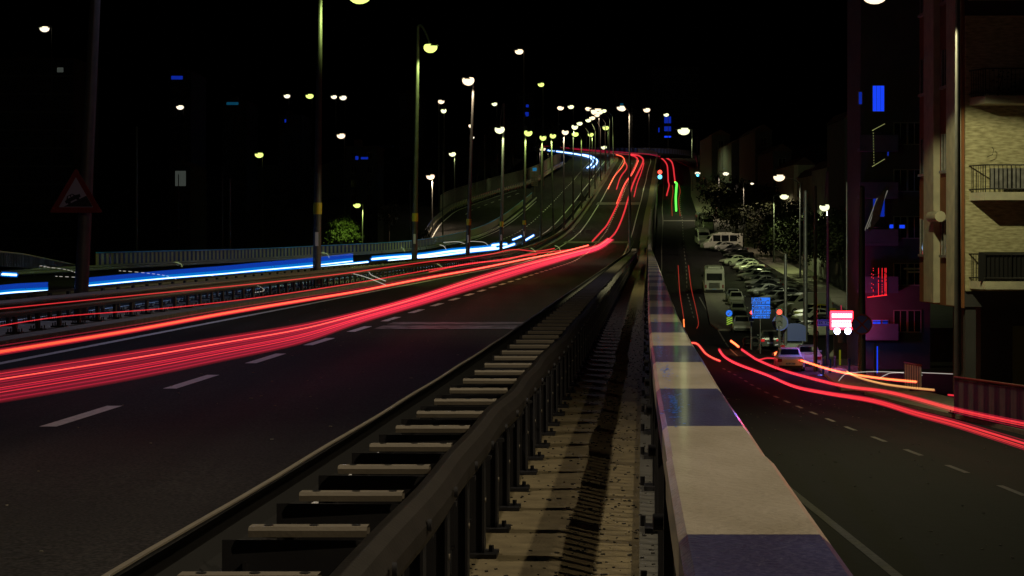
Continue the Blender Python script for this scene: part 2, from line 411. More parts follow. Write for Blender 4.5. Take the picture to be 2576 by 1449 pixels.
mb = MB()
for i in range(150):
    Y = rng.uniform(9, 60); d = rng.uniform(5.0, 10.0) if Y < 20 else rng.uniform(2, 10); p = onY(Y, d, .012); s_ = rng.uniform(.008, .02)
    mb.box(p, (s_*rng.uniform(1, 3), s_, .008), rng.random()*3)
for i in range(150):
    Y = rng.uniform(30, 85); x = rng.uniform(6, 14.3); mb.box(Vector((x, Y, L(Y)+.012)), (rng.uniform(.02,.08), .03, .01), rng.random()*3)
tag(mb.build('road_grit', M['concrete']), 'small pale specks of grit lying on the asphalt', 'grit', None, 'stuff')
# ---------------------------------------------------------------- helpers for many parts
def many(items, name, mats, parent, cap=100):
    """items: list of functions(mb); nearest first"""
    for i, f in enumerate(items[:cap]):
        m_ = MB(); f(m_); m_.build(name, mats, parent)
    if len(items) > cap:
        m_ = MB()
        for f in items[cap:]: f(m_)
        o = m_.build(name, mats, parent); o['kind'] = 'stuff'
def wprof(side, top, hgt=.31, depth=.085, single=False):
    """W-beam cross-section as (offset, height) pairs, bulging to side"""
    p = [(0,0),(.15,.03),(.9,.16),(1,.24),(.9,.33),(.1,.46),(0,.5),(.1,.54),(.9,.67),(1,.76),(.9,.84),(.15,.97),(0,1)]
    if single: p = [(-.3,0),(.1,.0),(.6,.10),(1,.35),(1,.6),(.6,.85),(.1,1)]
    out = [(side*depth*a, top-hgt*b) for a, b in p]
    back = [(a-side*.006, b) for a, b in out[::-1]]
    return out+back
def wbeam(parent, d, top, y0, y1, side, wob=0, step=1.0, mt='galv', name='beam', fn=None, single=False):
    mbx = MB(); rows = []; y = y0; rg = random.Random(int(d*100)+5); ph = rg.random()*6
    pr = wprof(side, top, .2 if single else .31, .07 if single else .085, single)
    while y <= y1:
        off = wob*(math.sin(y*.9+ph)*.5+math.sin(y*2.3+ph*2)*.35+math.sin(y*.31)*.6) if wob else 0
        dd = (fn(y) if fn else d)+off
        zo = wob*.25*math.sin(y*1.7+ph)
        rows.append([onY(y, dd+a, b+zo) for a, b in pr]); y += step if y < 60 else step*3
    mbx.strip(rows, close=True, sm=False)
    return mbx.build(name, M[mt], parent)

# near double guard rail beside the walkway
g = thing('guard_rail', 'long double steel guard rail with ladder-like cross bars beside the walkway', 'guard rail', onY(3, 10.7))
g.location = (0,0,0)
wbeam(g, 10.50, .83, 1.5, 210, -1, .004, .5, 'beam_shade', single=True)
m_ = MB(); m_.strip([[onY(y, 10.50+a+.004*math.sin(y*1.9), b) for a, b in ((-.004,.832),(-.004,.838),(.016,.838),(.016,.832))] for y in np.arange(1.5, 210, .7)], close=True); m_.build('lit_edge_strip', M['galv'], g); wbeam(g, 11.10, .83, 1.5, 210, 1, .020, .35, 'galv_beam', single=True)  # paler strip paints the lit top edge of the blackened left beam
sp = []; po = []; bo = []
for i in range(170):
    Y = 2.55+i*1.0 + rng.uniform(-.04, .04)
    def f(m_, Y=Y, a=rng.uniform(-.012, .012)):
        t = t_of(Y)
        fr = frame(t); rz = math.atan2(fr[2].y, fr[2].x)-math.pi/2+a
        sec = [(-.036,-.022),(-.04,0),(-.03,.012),(.03,.012),(.04,0),(.036,-.022)]
        rows = []
        for d in (10.64, 10.78, 10.9, 11.03): rows.append([onY(Y, d, .79)+fr[2]*s_+Vector((0,0,z_)) for s_, z_ in sec])
        m_.strip(rows, m=0)
        for d in (10.70, 10.85, 10.99): m_.disc(onY(Y, d, .8035), .016, (0,0,1), 8, 1, .002)
    sp.append(f)
    for dd, nm in ((11.10, 0), (10.62, 0)):
        def q(m_, Y=Y, dd=dd):
            t = t_of(Y+.05); fr = frame(t); rz = math.atan2(fr[2].y, fr[2].x)-math.pi/2
            hh = .58 if dd < 11 else .52
            m_.box(on(t, dd, .1+hh/2), (.012, .11, hh), rz); m_.box(on(t, dd-.04, .1+hh/2), (.07, .012, hh-.01), rz)
            m_.box(on(t, dd-.01, .115), (.17, .20, .022), rz); 
            if dd > 11: m_.box(on(t, dd-.02, .1+hh+.01), (.12, .05, .02), rz)
            m_.tube(on(t, dd+.04, .12), on(t, dd+.04, .16), .014, .014, 6)
            if dd > 11: m_.disc(on(t, dd+.009, .40)+fr[2]*.0, .014, fr[1], 8, 1, .006)
        po.append(q)
many(sp, 'cross_bar', [M['galv'], M['black']], g)
dp = []
for i in range(150):
    Y = 2.58+i*1.0
    def f(m_, Y=Y):
        m_.box(onY(Y+.02, 10.79, .52), (.50, .012, .46), -.06); m_.box(onY(Y+.02, 10.79, .30), (.50, .10, .012), -.06)
    dp.append(f)
many(dp, 'web_plate', M['galv_dark'], g); many(po, 'post', [M['galv_dark'], M['galv']], g)
bo = []
for i in range(60):
    Y = 2.9+i*1.0
    def f(m_, Y=Y):
        fr = frame(t_of(Y)); m_.disc(onY(Y, 11.2, .76), .022, fr[1], 8, 0, .014)
    bo.append(f)
many(bo, 'bolt', M['galv_dark'], g)

# median guard rail
g = thing('guard_rail', 'long double steel guard rail down the central reservation holding the lamp posts', 'guard rail')
wbeam(g, .62, .76, 24, 530, 1, .015, 1.5); wbeam(g, -.62, .76, 24, 530, -1, .015, 1.5)
po = []
for i in range(260):
    Y = 29.2+i*1.35
    for dd in (.55, -.55):
        def q(m_, Y=Y, dd=dd):
            t = t_of(Y+(.35 if dd < 0 else 0)); rz = -.068
            m_.box(on(t, dd, .4), (.06, .14, .62), rz); m_.box(on(t, dd, .145), (.26, .26, .03), rz)
            for a, b in ((.1,.1),(-.1,.1),(.1,-.1),(-.1,-.1)): m_.tube(on(t, dd+a, .15)+Vector((0,b,0)), on(t, dd+a, .22)+Vector((0,b,0)), .013, .013, 5)
        po.append(q)
many(po, 'post', M['galv_dark'], g)

# guard rail in front of the far left fence
g = thing('guard_rail', 'pale green-lit steel guard rail along the left edge in front of the striped fence', 'guard rail')
fnl = lambda y: EL(y)+.9
wbeam(g, 0, .40, 50, 372, 1, .0, 3, 'grey_panel', fn=fnl)
po = []
for i in range(90):
    Y = 52+i*3.5
    def q(m_, Y=Y): m_.box(onY(Y, fnl(Y)-.08, .2), (.1, .14, .38), 0)
    po.append(q)
many(po, 'post', M['galv_dark'], g)
g = thing('guard_rail', 'curving guard rail below the tall fence of the left slip road', 'guard rail')

# ---------------------------------------------------------------- striped fences
def panel_fence(name, label, pts, height=1.0, pw=.5, blue_first=True, panels=True, mcap=None, group=None, ribs=True, capr=.045, mats=None):
    """pts: closely spaced points along the fence base"""
    g = thing(name, label, 'fence', (0,0,0), 0, group)
    P = [Vector(p) for p in pts]
    acc = [0]
    for a, b in zip(P, P[1:]): acc.append(acc[-1]+(b-a).length)
    def at(s):
        xs_ = [np.interp(s, acc, [p[k] for p in P]) for k in range(3)]; return Vector(xs_)
    Ltot = acc[-1]
    m_ = MB(); n = max(2, int(Ltot/2.0)); m_.path([at(Ltot*i/n)+Vector((0,0,height)) for i in range(n+1)], capr, 6)
    m_.build('top_rail', M['navy'] if mcap is None else M[mcap], g)
    items = []
    k = 0; s = 0
    while s+pw <= Ltot:
        def f(mm, s=s, k=k):
            a, b = at(s), at(s+pw); d = (b-a).normalized(); nn = Vector((-d.y, d.x, 0))*.02
            mi = (k % 2) if blue_first else 1-(k % 2)
            if ribs:
                nb = 4
                for j in range(nb):
                    p0 = a+(b-a)*(j/nb); p1 = a+(b-a)*((j+.82)/nb)
                    c = (p0+p1)/2+Vector((0,0,height*.5)); mm.box(c, ((p1-p0).length, .035, height*.9), math.atan2(d.y, d.x), mi)
                if mi: mm.box((a+b)/2+nn+Vector((0,0,height*.5)), (pw*.9, .01, height*.86), math.atan2(d.y, d.x), mi)
            else: mm.box((a+b)/2+Vector((0,0,height*.5)), (pw*.95, .04, height*.92), math.atan2(d.y, d.x), mi)
        items.append(f); s += pw; k += 1
    many(items, 'panel', mats or [M['navy'], M['grey_panel']], g)
    return g
ys_ = np.arange(84, 372, 2.0)
fp = [onY(y, EL(y)-.1, .05) for y in ys_ if y > 111]
panel_fence('striped_fence', 'blue and cream striped fence along the left edge of the highway', fp, 1.0, .52, False, mcap='rail_blue', mats=[M['fence_blue'], M['lamplit_panel']])
P2 = [AT(-60, 668, 86), AT(60, 676, 95), AT(200, 700, 111)]
pp = []
for a, b in zip(P2, P2[1:]): pp += [a.lerp(b, k/10) for k in range(10)]
panel_fence('striped_fence', 'short open fence sloping down at the left edge of the picture', pp, .7, 1.3, True, mcap='grey_panel', mats=[M['black'], M['galv_dark']])
# slip road
outer = [(-12.2,268,-1.4),(-12.5,280,-.3),(-11.9,300,2.1),(-10.2,325,4.5),(-6.3,350,6.5),(-2,370,8.4),(2.2,388,10.0),(5.6,412,11.9),(9.5,455,15.5),(12.8,490,18.0)]
oy = [o[1] for o in outer]
def OUT(y): return Vector((float(np.interp(y, oy, [o[0] for o in outer])), y, float(np.interp(y, oy, [o[2] for o in outer]))))
op = [OUT(y) for y in np.arange(268, 490, 2.5)]
# smooth
for _ in range(6): op = [op[0]]+[(op[i-1]+op[i]*2+op[i+1])/4 for i in range(1, len(op)-1)]+[op[-1]]
mb = MB(); rows = []
for i, p in enumerate(op):
    if p.y > 386: break
    q = onY(max(p.y, 200), EL(max(min(p.y, 368), 200))-.45, 0)
    rows.append([p, p.lerp(Vector((q.x, q.y, p.z-.0)), .5), Vector((q.x, q.y, min(p.z, q.z-.02) if p.y < 372 else q.z))])
mb.strip(rows, sm=True); struct(mb, 'slip_road', M['asphalt'])
mb = MB()
rows = [[p+Vector((.9,0,.02)), p+Vector((1.06,0,.02))] for p in op if p.y < 380]; mb.strip(rows)
for i in range(8):
    y = 318+i*7; p = OUT(y)+Vector((3.2,0,.03)); q = OUT(y+3)+Vector((3.2,0,.03)); mb.poly([p, p+Vector((.16,0,0)), q+Vector((.16,0,0)), q])
struct(mb, 'slip_road_markings', M['line'])
panel_fence('striped_fence', 'dark striped fence curving along the outer edge of the left slip road', op, 1.05, .75, True, mcap='navy', ribs=False)
m_ = MB(); pr = wprof(1, .75)
m_.strip([[p+Vector((a+.45, 0, b)) for a, b in pr] for p in op], close=True); m_.build('beam', M['galv'], g)
m_ = MB()
for p in op[::1]: m_.box(p+Vector((.4,0,.35)), (.08,.12,.7))
o = m_.build('post', M['galv_dark'], g)
g = thing('tall_picket_fence', 'tall dark picket screen standing behind the outer striped fence of the slip road', 'fence')
items = []
pk = [p for p in op if p.y > 315]
for i in range(len(pk)-1):
    for k in range(3):
        p = pk[i].lerp(pk[i+1], k/3)
        def f(mm, p=p): mm.box(p+Vector((-.5,0,1.7)), (.09,.05,3.2))
        items.append(f)
many(items, 'picket', M['grey_panel'], g)
m_ = MB(); m_.path([p+Vector((-.5,0,1.0)) for p in pk], .04, 4); m_.path([p+Vector((-.5,0,3.1)) for p in pk], .04, 4); m_.build('rail', M['galv_dark'], g)
# outer fences at the crest and between carriageway and service road
pts = [on(t, 21.6, .1) for t in np.arange(t_of(470), TMAX, 4)]
cf = panel_fence('striped_fence', 'blue striped fence sweeping round the outside of the bend at the crest', pts, 1.5, 1.6, True, mcap='navy', ribs=False, mats=[M['navy'], M['crest_blue']])
pts = [on(t, 11.6, .05) for t in np.arange(t_of(470), t_of(585), 3)]
panel_fence('striped_fence', 'short blue striped fence where the lower road meets the highway at the crest', pts, 1.5, .8, True, mcap='navy', ribs=False)
mb = MB(); mb.strip([[on(t, 10.5, -.02), on(t, 22, -.02)] for t in np.arange(t_of(540), TMAX, 5)]); struct(mb, 'crest_road', M['asphalt'])
# near right fence on the lower pavement
a, b = Vector((14.7, 66, L(66)+.12)), Vector((15.1, 50, L(50)+.12))
panel_fence('striped_fence', 'dark blue and grey striped pedestrian fence on the pavement at the right edge', [a.lerp(b, k/12) for k in range(13)], 1.28, .62, True, mcap='signred', mats=[M['navy'], M['slate']])
a, b = AT(2275, 968, 96), AT(2318, 972, 90)
a.z = L(96)+.1; b.z = L(90)+.1
panel_fence('striped_fence', 'short striped barrier in the dark doorway between the two apartment blocks', [a.lerp(b, k/3) for k in range(4)], 1.15, .42, True, mcap='signred')

# parapet rail of the bridge
g = thing('parapet_railing', 'bridge parapet with a wide cream and blue striped top rail beside the walkway', 'railing')
sec = [(12.00,1.05),(12.00,1.135),(12.015,1.15),(12.255,1.15),(12.275,1.13),(12.275,1.03)]
edges = [-2.0, .9, 3.75]
while edges[-1] < 320: edges.append(edges[-1]+(2.55 if edges[-1] < 4 else 2.0 if edges[-1] < 20 else 2.2))
m_ = MB()
for i, (y0, y1) in enumerate(zip(edges, edges[1:])):
    n = 4 if y0 < 60 else 2
    ys2 = [y0+(y1-y0)*k/n for k in range(n+1)]
    rows = [[onY(y, a, b+.004*math.sin(y*1.3)) for a, b in sec] for y in ys2]
    m_.strip(rows, m=1 if i % 2 == 1 else 0)
m_.poly([onY(-2, a, b) for a, b in sec])
cap = m_.build('top_rail', [M['cream'], M['bluep']], g)
m_ = MB(); sec2 = [(11.996,1.04),(11.996,1.139),(12.012,1.154),(12.262,1.154),(12.284,1.134),(12.284,1.03)]
m_.strip([[onY(y, a, b) for a, b in sec2] for y in (1.0, 1.8, 2.6, 3.75)], m=1); m_.strip([[onY(y, a, b) for a, b in sec2] for y in (3.752, 4.5, 5.3)], m=0)
m_.build('rail_sleeve', [M['cream'], M['bluep']], g)
items = []; 
for i in range(560):
    Y = 2.0+i*.19
    def f(mm, Y=Y):
        mm.box(onY(Y, 12.13, .6), (.034, .02, .92), -.06)
    items.append(f)
many(items, 'baluster', M['galv_dark'], g)
items = []
for i in range(110):
    Y = 3.15+i*1.98
    def f(mm, Y=Y):
        mm.box(onY(Y, 12.06, .6), (.09, .11, .92), -.06); mm.box(onY(Y, 12.06, .185), (.2, .22, .03), -.06)
        mm.tube(onY(Y, 11.985, 1.0), onY(Y, 11.96, 1.0), .022, .022, 8); mm.tube(onY(Y+.14, 11.95, .18), onY(Y+.14, 11.95, .24), .016, .016, 6)
    items.append(f)
many(items, 'post', M['galv_dark'], g)
m_ = MB(); m_.strip([[onY(y, a, b) for a, b in ((12.09,.22),(12.09,.27),(12.16,.27),(12.16,.22))] for y in np.arange(1, 110, 2)], close=True)
m_.build('bottom_rail', M['galv_dark'], g)
# blue specks that paint the lamp sparkle onto the rail top
m_ = MB()
for i in range(420):
    Y = rng.choice([9.4,9.8,7.2,7.0,7.6,11.8,13.2,16.5,21]) + rng.gauss(0, .35); dd = 12.055+rng.gauss(.0, .017); s = rng.uniform(.0015, .007)
    p = onY(Y, dd, 1.156); m_.poly([p+Vector((-s,-s*2,0)), p+Vector((s*.8,-s*1.4,0)), p+Vector((s,s*2.4,0)), p+Vector((-s*.6,s*1.8,0))])
tag(m_.build('rail_sparkle_fleck', mat('sparkle_blue', (.02,.16,.8), .4), g), kind='stuff')

# ---------------------------------------------------------------- street lamps
ORD = ['first','second','third','fourth','fifth','sixth','seventh','eighth','ninth','tenth','eleventh','twelfth','thirteenth','fourteenth','fifteenth','sixteenth','seventeenth']
def lamp(label, base, top, head, kind='W', hs=.3, power=0, prad=(.14,.07), group=None, spread=150, mpole='pole', col=None, bands=False, aim=None, blend=.5):
    """base, top: pole ends; head: centre of the luminaire"""
    base, top, head = Vector(base), Vector(top), Vector(head); hs *= 1.4
    g = thing('street_lamp', label, 'street lamp', base, 0, group)
    B = lambda p: Vector(p)-base
    m_ = MB(); m_.tube(B(base), B(top), prad[0], prad[1], 8); m_.build('pole', M[mpole], g)
    m_ = MB(); m_.box(Vector((0,0,.02)), (prad[0]*4, prad[0]*4, .04))
    for a in (-1,1):
        for c in (-1,1): m_.tube(Vector((a,c,0))*prad[0]*1.5, Vector((a*prad[0]*1.5, c*prad[0]*1.5, .1)), .02, .02, 5)
    m_.build('base_plate', M['galv_dark'], g)
    d = (head-top)
    if d.length > .25:
        m_ = MB(); c1 = top+Vector((d.x*.35, d.y*.35, max(d.z, 0)*.6+.25)); pts = []
        for i in range(9):
            t = i/8; pts.append(B(top)*(1-t)**2+B(c1)*2*t*(1-t)+B(head+Vector((0,0,.12)))*t*t)
        m_.path(pts, [prad[1]*(1-.35*i/8) for i in range(9)], 6); m_.build('arm', M[mpole], g)
    ax = Vector((d.x, d.y, 0)); ax = ax.normalized() if ax.length > .1 else Vector((1,0,0))
    rz = math.atan2(ax.y, ax.x)
    m_ = MB(); H = B(head)
    R = Matrix.Rotation(rz, 3, 'Z')
    rows = []
    for s_, w_, h_ in ((-1.1,.35,.12),(-.6,.85,.3),(.2,1,.38),(.9,.8,.28),(1.2,.35,.1)):
        rows.append([H+R@Vector((s_*hs*1.15, a*w_*hs*.72, hs*.25+b*h_*hs)) for a, b in ((-1,0),(-.7,.8),(0,1),(.7,.8),(1,0))])
    m_.strip(rows, sm=True); m_.strip([[q[0], q[-1]] for q in rows]); m_.build('lamp_housing', M[mpole], g)
    m_ = MB(); n = 12; vs = []
    for i in range(7):
        ph = -math.pi/2+(math.pi/2+.55)*i/6
        ringr = math.cos(ph); zz = math.sin(ph)
        for k in range(n):
            a = 2*math.pi*k/n; vs.append(H+R@Vector((math.cos(a)*ringr*hs*1.05, math.sin(a)*ringr*hs*.8, zz*hs*.75+hs*.1)))
    m_.add(vs, [(i*n+k, i*n+(k+1) % n, (i+1)*n+(k+1) % n, (i+1)*n+k) for i in range(6) for k in range(n)], 0, True)
    m_.build('lamp_lens', M['lamp'+kind], g)
    if bands:
        m_ = MB(); v = (top-base).normalized(); q = B(base+v*2.6); m_.tube(q, q+v*.42, prad[0]*1.04, prad[0]*1.03, 8); m_.build('yellow_band', M['yellow'], g)
        m_ = MB(); q = B(base+v*1.7); m_.box(q+Vector((0,-prad[0]*1.02,0)), (.12, .02, .5)); m_.build('notice', M['white'], g)
    if power:
        ld = bpy.data.lights.new('lamp_light', 'SPOT'); ld.energy = power; ld.spot_size = math.radians(spread); ld.spot_blend = blend
        ld.color = col or {'W': (1,.78,.5), 'G': (.72,1,.25), 'Y': (.85,1,.42), 'S': (1,.8,.55), 'C': (.66,.64,1)}[kind]; ld.shadow_soft_size = .12
        lo = bpy.data.objects.new('lamp_light', ld); COL.objects.link(lo); lo.parent = g; lo.location = H+Vector((0,0,-hs*.9))
        if aim: lo.rotation_euler = (Vector(aim)-head).to_track_quat('-Z', 'Y').to_euler()
    return g
GM = 'street lamps along the central reservation'
# (Y, pole top px, lamp px, kind, head size, power)
med = [(42,None,None,'C',.3,1000),(72,(806,-112),(905,-9),'G',.3,900),(102,(1052,66),(1083,121),'G',.27,1000),(132,(1191,218),(1178,204),'W',.33,1000),
       (162,(1268,262),(1257,327),'Y',.33,1100),(192,(1322,318),(1329,335),'G',.33,1300),(222,(1364,332),(1366,347),'G',.33,1000),(252,(1387,350),(1391,342),'G',.34,1600),
       (280,(1418,340),(1422,333),'W',.4,2000),(310,(1442,345),(1446,320),'Y',.42,2000),(340,(1463,350),(1447,338),'G',.42,2000),(370,(1484,340),(1458,311),'Y',.38,1800),
       (400,(1498,330),(1480,303),'Y',.4,2000),(430,(1511,322),(1490,297),'W',.45,1600),(460,(1523,310),(1502,290),'W',.42,1600),(490,(1534,300),(1510,283),'Y',.46,1600),
       (522,(1541,292),(1519,279),'Y',.5,1600)]
for i, (Y, tp, lp, kd, hs, pw) in enumerate(med):
    base = onY(Y, 0, .13)
    if tp is None: top = base+Vector((.62,0,13.2)); head = top+Vector((1.2,0,-.5))
    else: top = AT(tp[0], tp[1], base.y); head = AT(lp[0], lp[1], base.y-.6)
    kw = dict(aim=(-20, 118, -2), blend=.6) if i in (1,) else {}
    if i == 1: pw = 2300
    lamp(f'{ORD[i]} lamp post up the central reservation' + (', the one carrying the triangular warning sign' if i == 0 else ''), base, top, head, kd, hs, pw, (.155,.08) if i < 6 else (.14,.08), GM, 150 if i != 1 else 120, 'pole', bands=(0 < i < 6), **kw)
# other lamps: (label, pole x, base y px, top y px, lamp px, Z, kind, size, power)
oth = [
 ('tall lamp post standing in the walkway beyond the striped rail', 1584, 654, 283, (1562,272), 164, 'W', .24, 1500),
 ('big green-white lamp on the right above the lower road', 1741, 398, 325, (1720,330), 400, 'Y', .85, 3500),
 ('orange-white lamp over the dark trees right of the parked minibuses', 2013, 700, 462, (1960,447), 230, 'W', .46, 3000),
 ('smaller pale lamp just under the large orange one near the dark trees', 1946, 660, 492, (1973,495), 270, 'Y', .4, 4200),
 ('green-white lamp above the white van in the parking strip', 2082, 925, 432, (2074,522), 128, 'Y', .26, 17000),
 ('near right lamp whose glowing head touches the top of the picture', 2409, 1040, -40, (2200,-10), 67, 'W', .3, 2600),
 ('warm lamp high in the dark above the chain of median lamps', 1318, 560, 128, (1306,130), 330, 'W', .5, 0),
 ('yellow-green lamp high above the left slip road', 1366, 470, 205, (1361,213), 380, 'G', .45, 0),
 ('pale upper lamp of the pair left of the slip road', 1104, 600, 250, (1110,256), 340, 'W', .4, 0),
 ('yellowish lower lamp of the pair left of the slip road', 1117, 605, 268, (1116,279), 330, 'Y', .42, 0),
 ('small warm lamp behind the fourth median lamp post', 1182, 590, 310, (1185,317), 420, 'W', .42, 0),
 ('tiny lamp just below the small warm lamp behind the fourth median post', 1187, 600, 342, (1189,346), 420, 'S', .3, 0),
 ('small pale lamp above the fifth median lamp post', 1250, 560, 255, (1244,262), 420, 'Y', .42, 0),
 ('pale lamp on a thin post above the tall picket screen', 1144, 505, 380, (1138,388), 360, 'Y', .45, 900),
 ('bright lamp at the foot of the slip road fence', 1088, 600, 438, (1083,445), 290, 'W', .46, 5000),
 ('yellow-green lamp standing over the bright green tree', 913, 640, 507, (898,517), 262, 'G', .34, 2600),
 ('orange lamp alone in the dark above the green tree', 866, 600, 335, (858,342), 400, 'W', .6, 0),
 ('yellow-green lamp alone in the dark between the first and second posts', 660, 620, 380, (652,390), 340, 'G', .52, 0),
 ('leftmost tiny lamp of the row on the far hill', 727, 560, 236, (722,242), 700, 'S', .8, 0),
 ('green lamp of the row on the far hill', 785, 560, 236, (779,242), 690, 'G', .95, 0),
 ('tiny warm lamp just right of the second median post on the far hill', 845, 560, 238, (840,244), 700, 'S', .75, 0),
 ('rightmost lamp of the row on the far hill', 868, 560, 240, (863,246), 690, 'S', .9, 0),
 ('lone lamp high at the top left corner', 130, 560, 66, (112,73), 300, 'S', .5, 0),
 ('small slanting lamp below the blue window on the left hill', 462, 560, 266, (453,270), 420, 'S', .55, 0),
 ('lamp at the left end of the row on the crest skyline', 1405, 400, 265, (1410,272), 640, 'W', .75, 0),
 ('second lamp of the row on the crest skyline', 1442, 400, 262, (1436,269), 640, 'Y', .7, 0),
 ('lamp just left of the brightest one on the crest', 1475, 395, 268, (1480,274), 640, 'W', .7, 0),
 ('brightest large lamp in the middle of the crest', 1507, 390, 270, (1501,281), 600, 'W', 1.25, 3000),
 ('left lamp of the three clustered over the walkway post', 1590, 385, 268, (1565,274), 620, 'W', .8, 1500),
 ('lamp alone to the right of the crest cluster', 1633, 380, 270, (1627,277), 640, 'W', .8, 1500),
 ('small lamp over the blue windows of the crest tower', 1681, 380, 283, (1676,289), 640, 'Y', .6, 0),
 ('lamp low behind the trees at the top of the median', 1524, 430, 365, (1519,371), 470, 'Y', .48, 0),
 ('orange lamp at the far left end of the highway bend', 1358, 420, 368, (1365,375), 560, 'W', .6, 1500),
 ('small lamp over the sloping pavement right of the lower road', 1808, 530, 432, (1826,437), 380, 'S', .4, 3500),
 ('small yellow lamp above the blue signal right of the lower road', 1742, 480, 430, (1755,436), 430, 'S', .4, 0),
 ('dim lamp in front of the dark hillside left of the orange lamp', 1870, 640, 460, (1892,462), 300, 'S', .18, 2400),
 ('yellow-green lamp at the top of the median bend', 1530, 405, 318, (1524,322), 520, 'G', .6, 1800),
 ('yellow-green lamp low over the slip road among the posts', 1490, 480, 332, (1486,339), 440, 'G', .48, 1500),
]
for (lb, bx, by, ty, lp, Z, kd, hs, pw) in oth:
    b, t_, h = AT(bx, by, Z), AT(bx, ty, Z), AT(lp[0], lp[1], Z-.3)
    b.z = min(b.z, t_.z-3)
    if 'near right' in lb: lamp(lb, b, t_, h, kd, hs, 3300, (.13,.075), None, 152, 'pole', col=(1,.92,.48), blend=.10); continue
    kw = dict(aim=(29, 203, -8), col=(.9,1,.55)) if 'above the white van' in lb else dict(col=(.95,1,.62)) if 'over the dark trees' in lb else {}
    lamp(lb, b, t_, h, kd, hs, pw, (.12,.06) if Z > 100 else (.13,.075), None, 50 if 'above the white van' in lb else 160, 'pole' if Z < 350 else 'pole_dark', **kw)
# lamps beside and behind the viewpoint that light the foreground
b = Vector((9.0, 9.5, L(9))); lamp('tall street lamp beside the viewpoint lighting the walkway', b, b+Vector((0,0,15.2)), b+Vector((-1.7,0,14.6)), 'W', .3, 1750, (.14,.07), None, 100, col=(1,.84,.56), aim=(1.5, 10, -1.8), blend=.8)
b = Vector((10.8, -3.5, L(0))); lamp('street lamp behind the viewpoint on the lower road side', b, b+Vector((0,0,15.2)), b+Vector((-1.7,0,14.6)), 'W', .3, 2300, (.14,.07), None, 96, col=(1,.80,.52), aim=(1.5, 8, -1.8), blend=.8)
b = onY(12, 0, .13); lamp('central reservation lamp nearest the viewpoint, before the sign post', b, b+Vector((.3,0,13.2)), b+Vector((1.6,0,12.8)), 'W', .3, 2300, (.155,.08), None, 75, col=(1,.84,.62), aim=(1.2, 11, -1.8), blend=.9)
pl = bpy.data.lights.new('side_glow', 'POINT'); pl.energy = 110; pl.color = (.85,1,.4); pl.shadow_soft_size = .6
po_ = [o for o in bpy.data.objects if o.get('label', '').startswith('big green-white lamp on the right')][0]
pq = bpy.data.objects.new('side_glow', pl); COL.objects.link(pq); pq.parent = po_; pq.location = AT(1720,330,398)-po_.location
# unlit posts
for lb, x, y0, y1, Z, rr in (('slim unlit post left of the second median post behind the fence', 344, 640, 320, 150, .1), ('thin dark post behind the fence under the grey lit window', 449, 640, 440, 190, .06),
        ('thin green-lit post behind the fence', 560, 630, 430, 180, .055), ('thick pale stub post behind the fence', 578, 628, 450, 175, .13), ('thin pale post beside the bright green tree', 831, 640, 565, 250, .09),
        ('unlit post immediately left of the third median post', 1032, 620, 455, 240, .12), ('thin pole between the third and fourth median posts', 1114, 605, 350, 250, .08), ('thin pole right of the fourth median post', 1219, 520, 340, 380, .14),
        ('thick dark utility pole carrying the no stopping sign', 2168, 950, 470, 108, .22), ('thin brown pole left of the green-white lamp post', 2051, 935, 470, 116, .12), ('slim dark pole in front of the white van', 1976, 870, 640, 150, .15),
        ('thin pole by the dark shop wall', 2130, 800, 460, 150, .06), ('slim pole at the top right of the crest', 1754, 420, 330, 520, .12), ('dark pole near the parked van row', 2026, 860, 480, 158, .2)):
    a, b = AT(x, y0, Z), AT(x, y1, Z)
    g = thing('utility_pole', lb, 'pole', a); m_ = MB(); m_.tube(Vector(), b-a, rr, rr*.7, 8); m_.build('shaft', M['pole_dark' if ('dark' in lb or 'brown' in lb) else 'pole'], g)
    m_ = MB(); m_.tube(b-a, b-a+Vector((0,0,.06)), rr*.75, rr*.2, 8); m_.build('cap', M['pole_dark'], g)

# ---------------------------------------------------------------- signs
def text_mesh(s, size, loc, m, parent, name='lettering', align='CENTER', rx=90):
    c = bpy.data.curves.new('txt', 'FONT'); c.body = s; c.size = size; c.align_x = align; c.align_y = 'CENTER'; c.extrude = .004; c.offset = size*.035; c.space_character = 1.12
    o = bpy.data.objects.new('txt', c); COL.objects.link(o); dg = bpy.context.evaluated_depsgraph_get()
    me = bpy.data.meshes.new_from_object(o.evaluated_get(dg)); bpy.data.objects.remove(o); bpy.data.curves.remove(c)
    me.materials.clear(); me.materials.append(m); q = bpy.data.objects.new(name, me); COL.objects.link(q)
    q.parent = parent; q.location = loc; q.rotation_euler = (math.radians(rx), 0, 0); return q
# triangular warning sign on the first median post
c = AT(191, 484, 41.6); g = thing('warning_sign', 'triangular red-bordered warning sign with a car on an uphill slope', 'sign', c)
def tri(s, y, m_, mi=0, rnd=.12, th=.012):
    P = [Vector((0, y, s)), Vector((-s*1.08, y, -s*.82)), Vector((s*1.08, y, -s*.82))]; out = []
    for i in range(3):
        p = P[i]; a = (P[i-1]-p).normalized(); b = (P[(i+1) % 3]-p).normalized()
        for k in range(5):
            t = k/4; q0, q1 = p+a*s*rnd, p+b*s*rnd; out.append(q0*(1-t)**2+p*2*t*(1-t)+q1*t*t)
    back = [q+Vector((0,th,0)) for q in out]
    m_.poly(out, mi); m_.poly(back[::-1], mi); m_.strip([out+[out[0]], back+[back[0]]], mi)
m_ = MB(); tri(.52, 0, m_); m_.build('border', M['signred'], g)
m_ = MB(); q = [Vector((0,-.004,.32)), Vector((-.36,-.004,-.31)), Vector((.36,-.004,-.31))]; m_.poly(q); m_.build('panel', M['signwhite'], g)
m_ = MB(); m_.poly([Vector((-.26,-.008,-.3)), Vector((.35,-.008,-.3)), Vector((.22,-.008,-.07))])
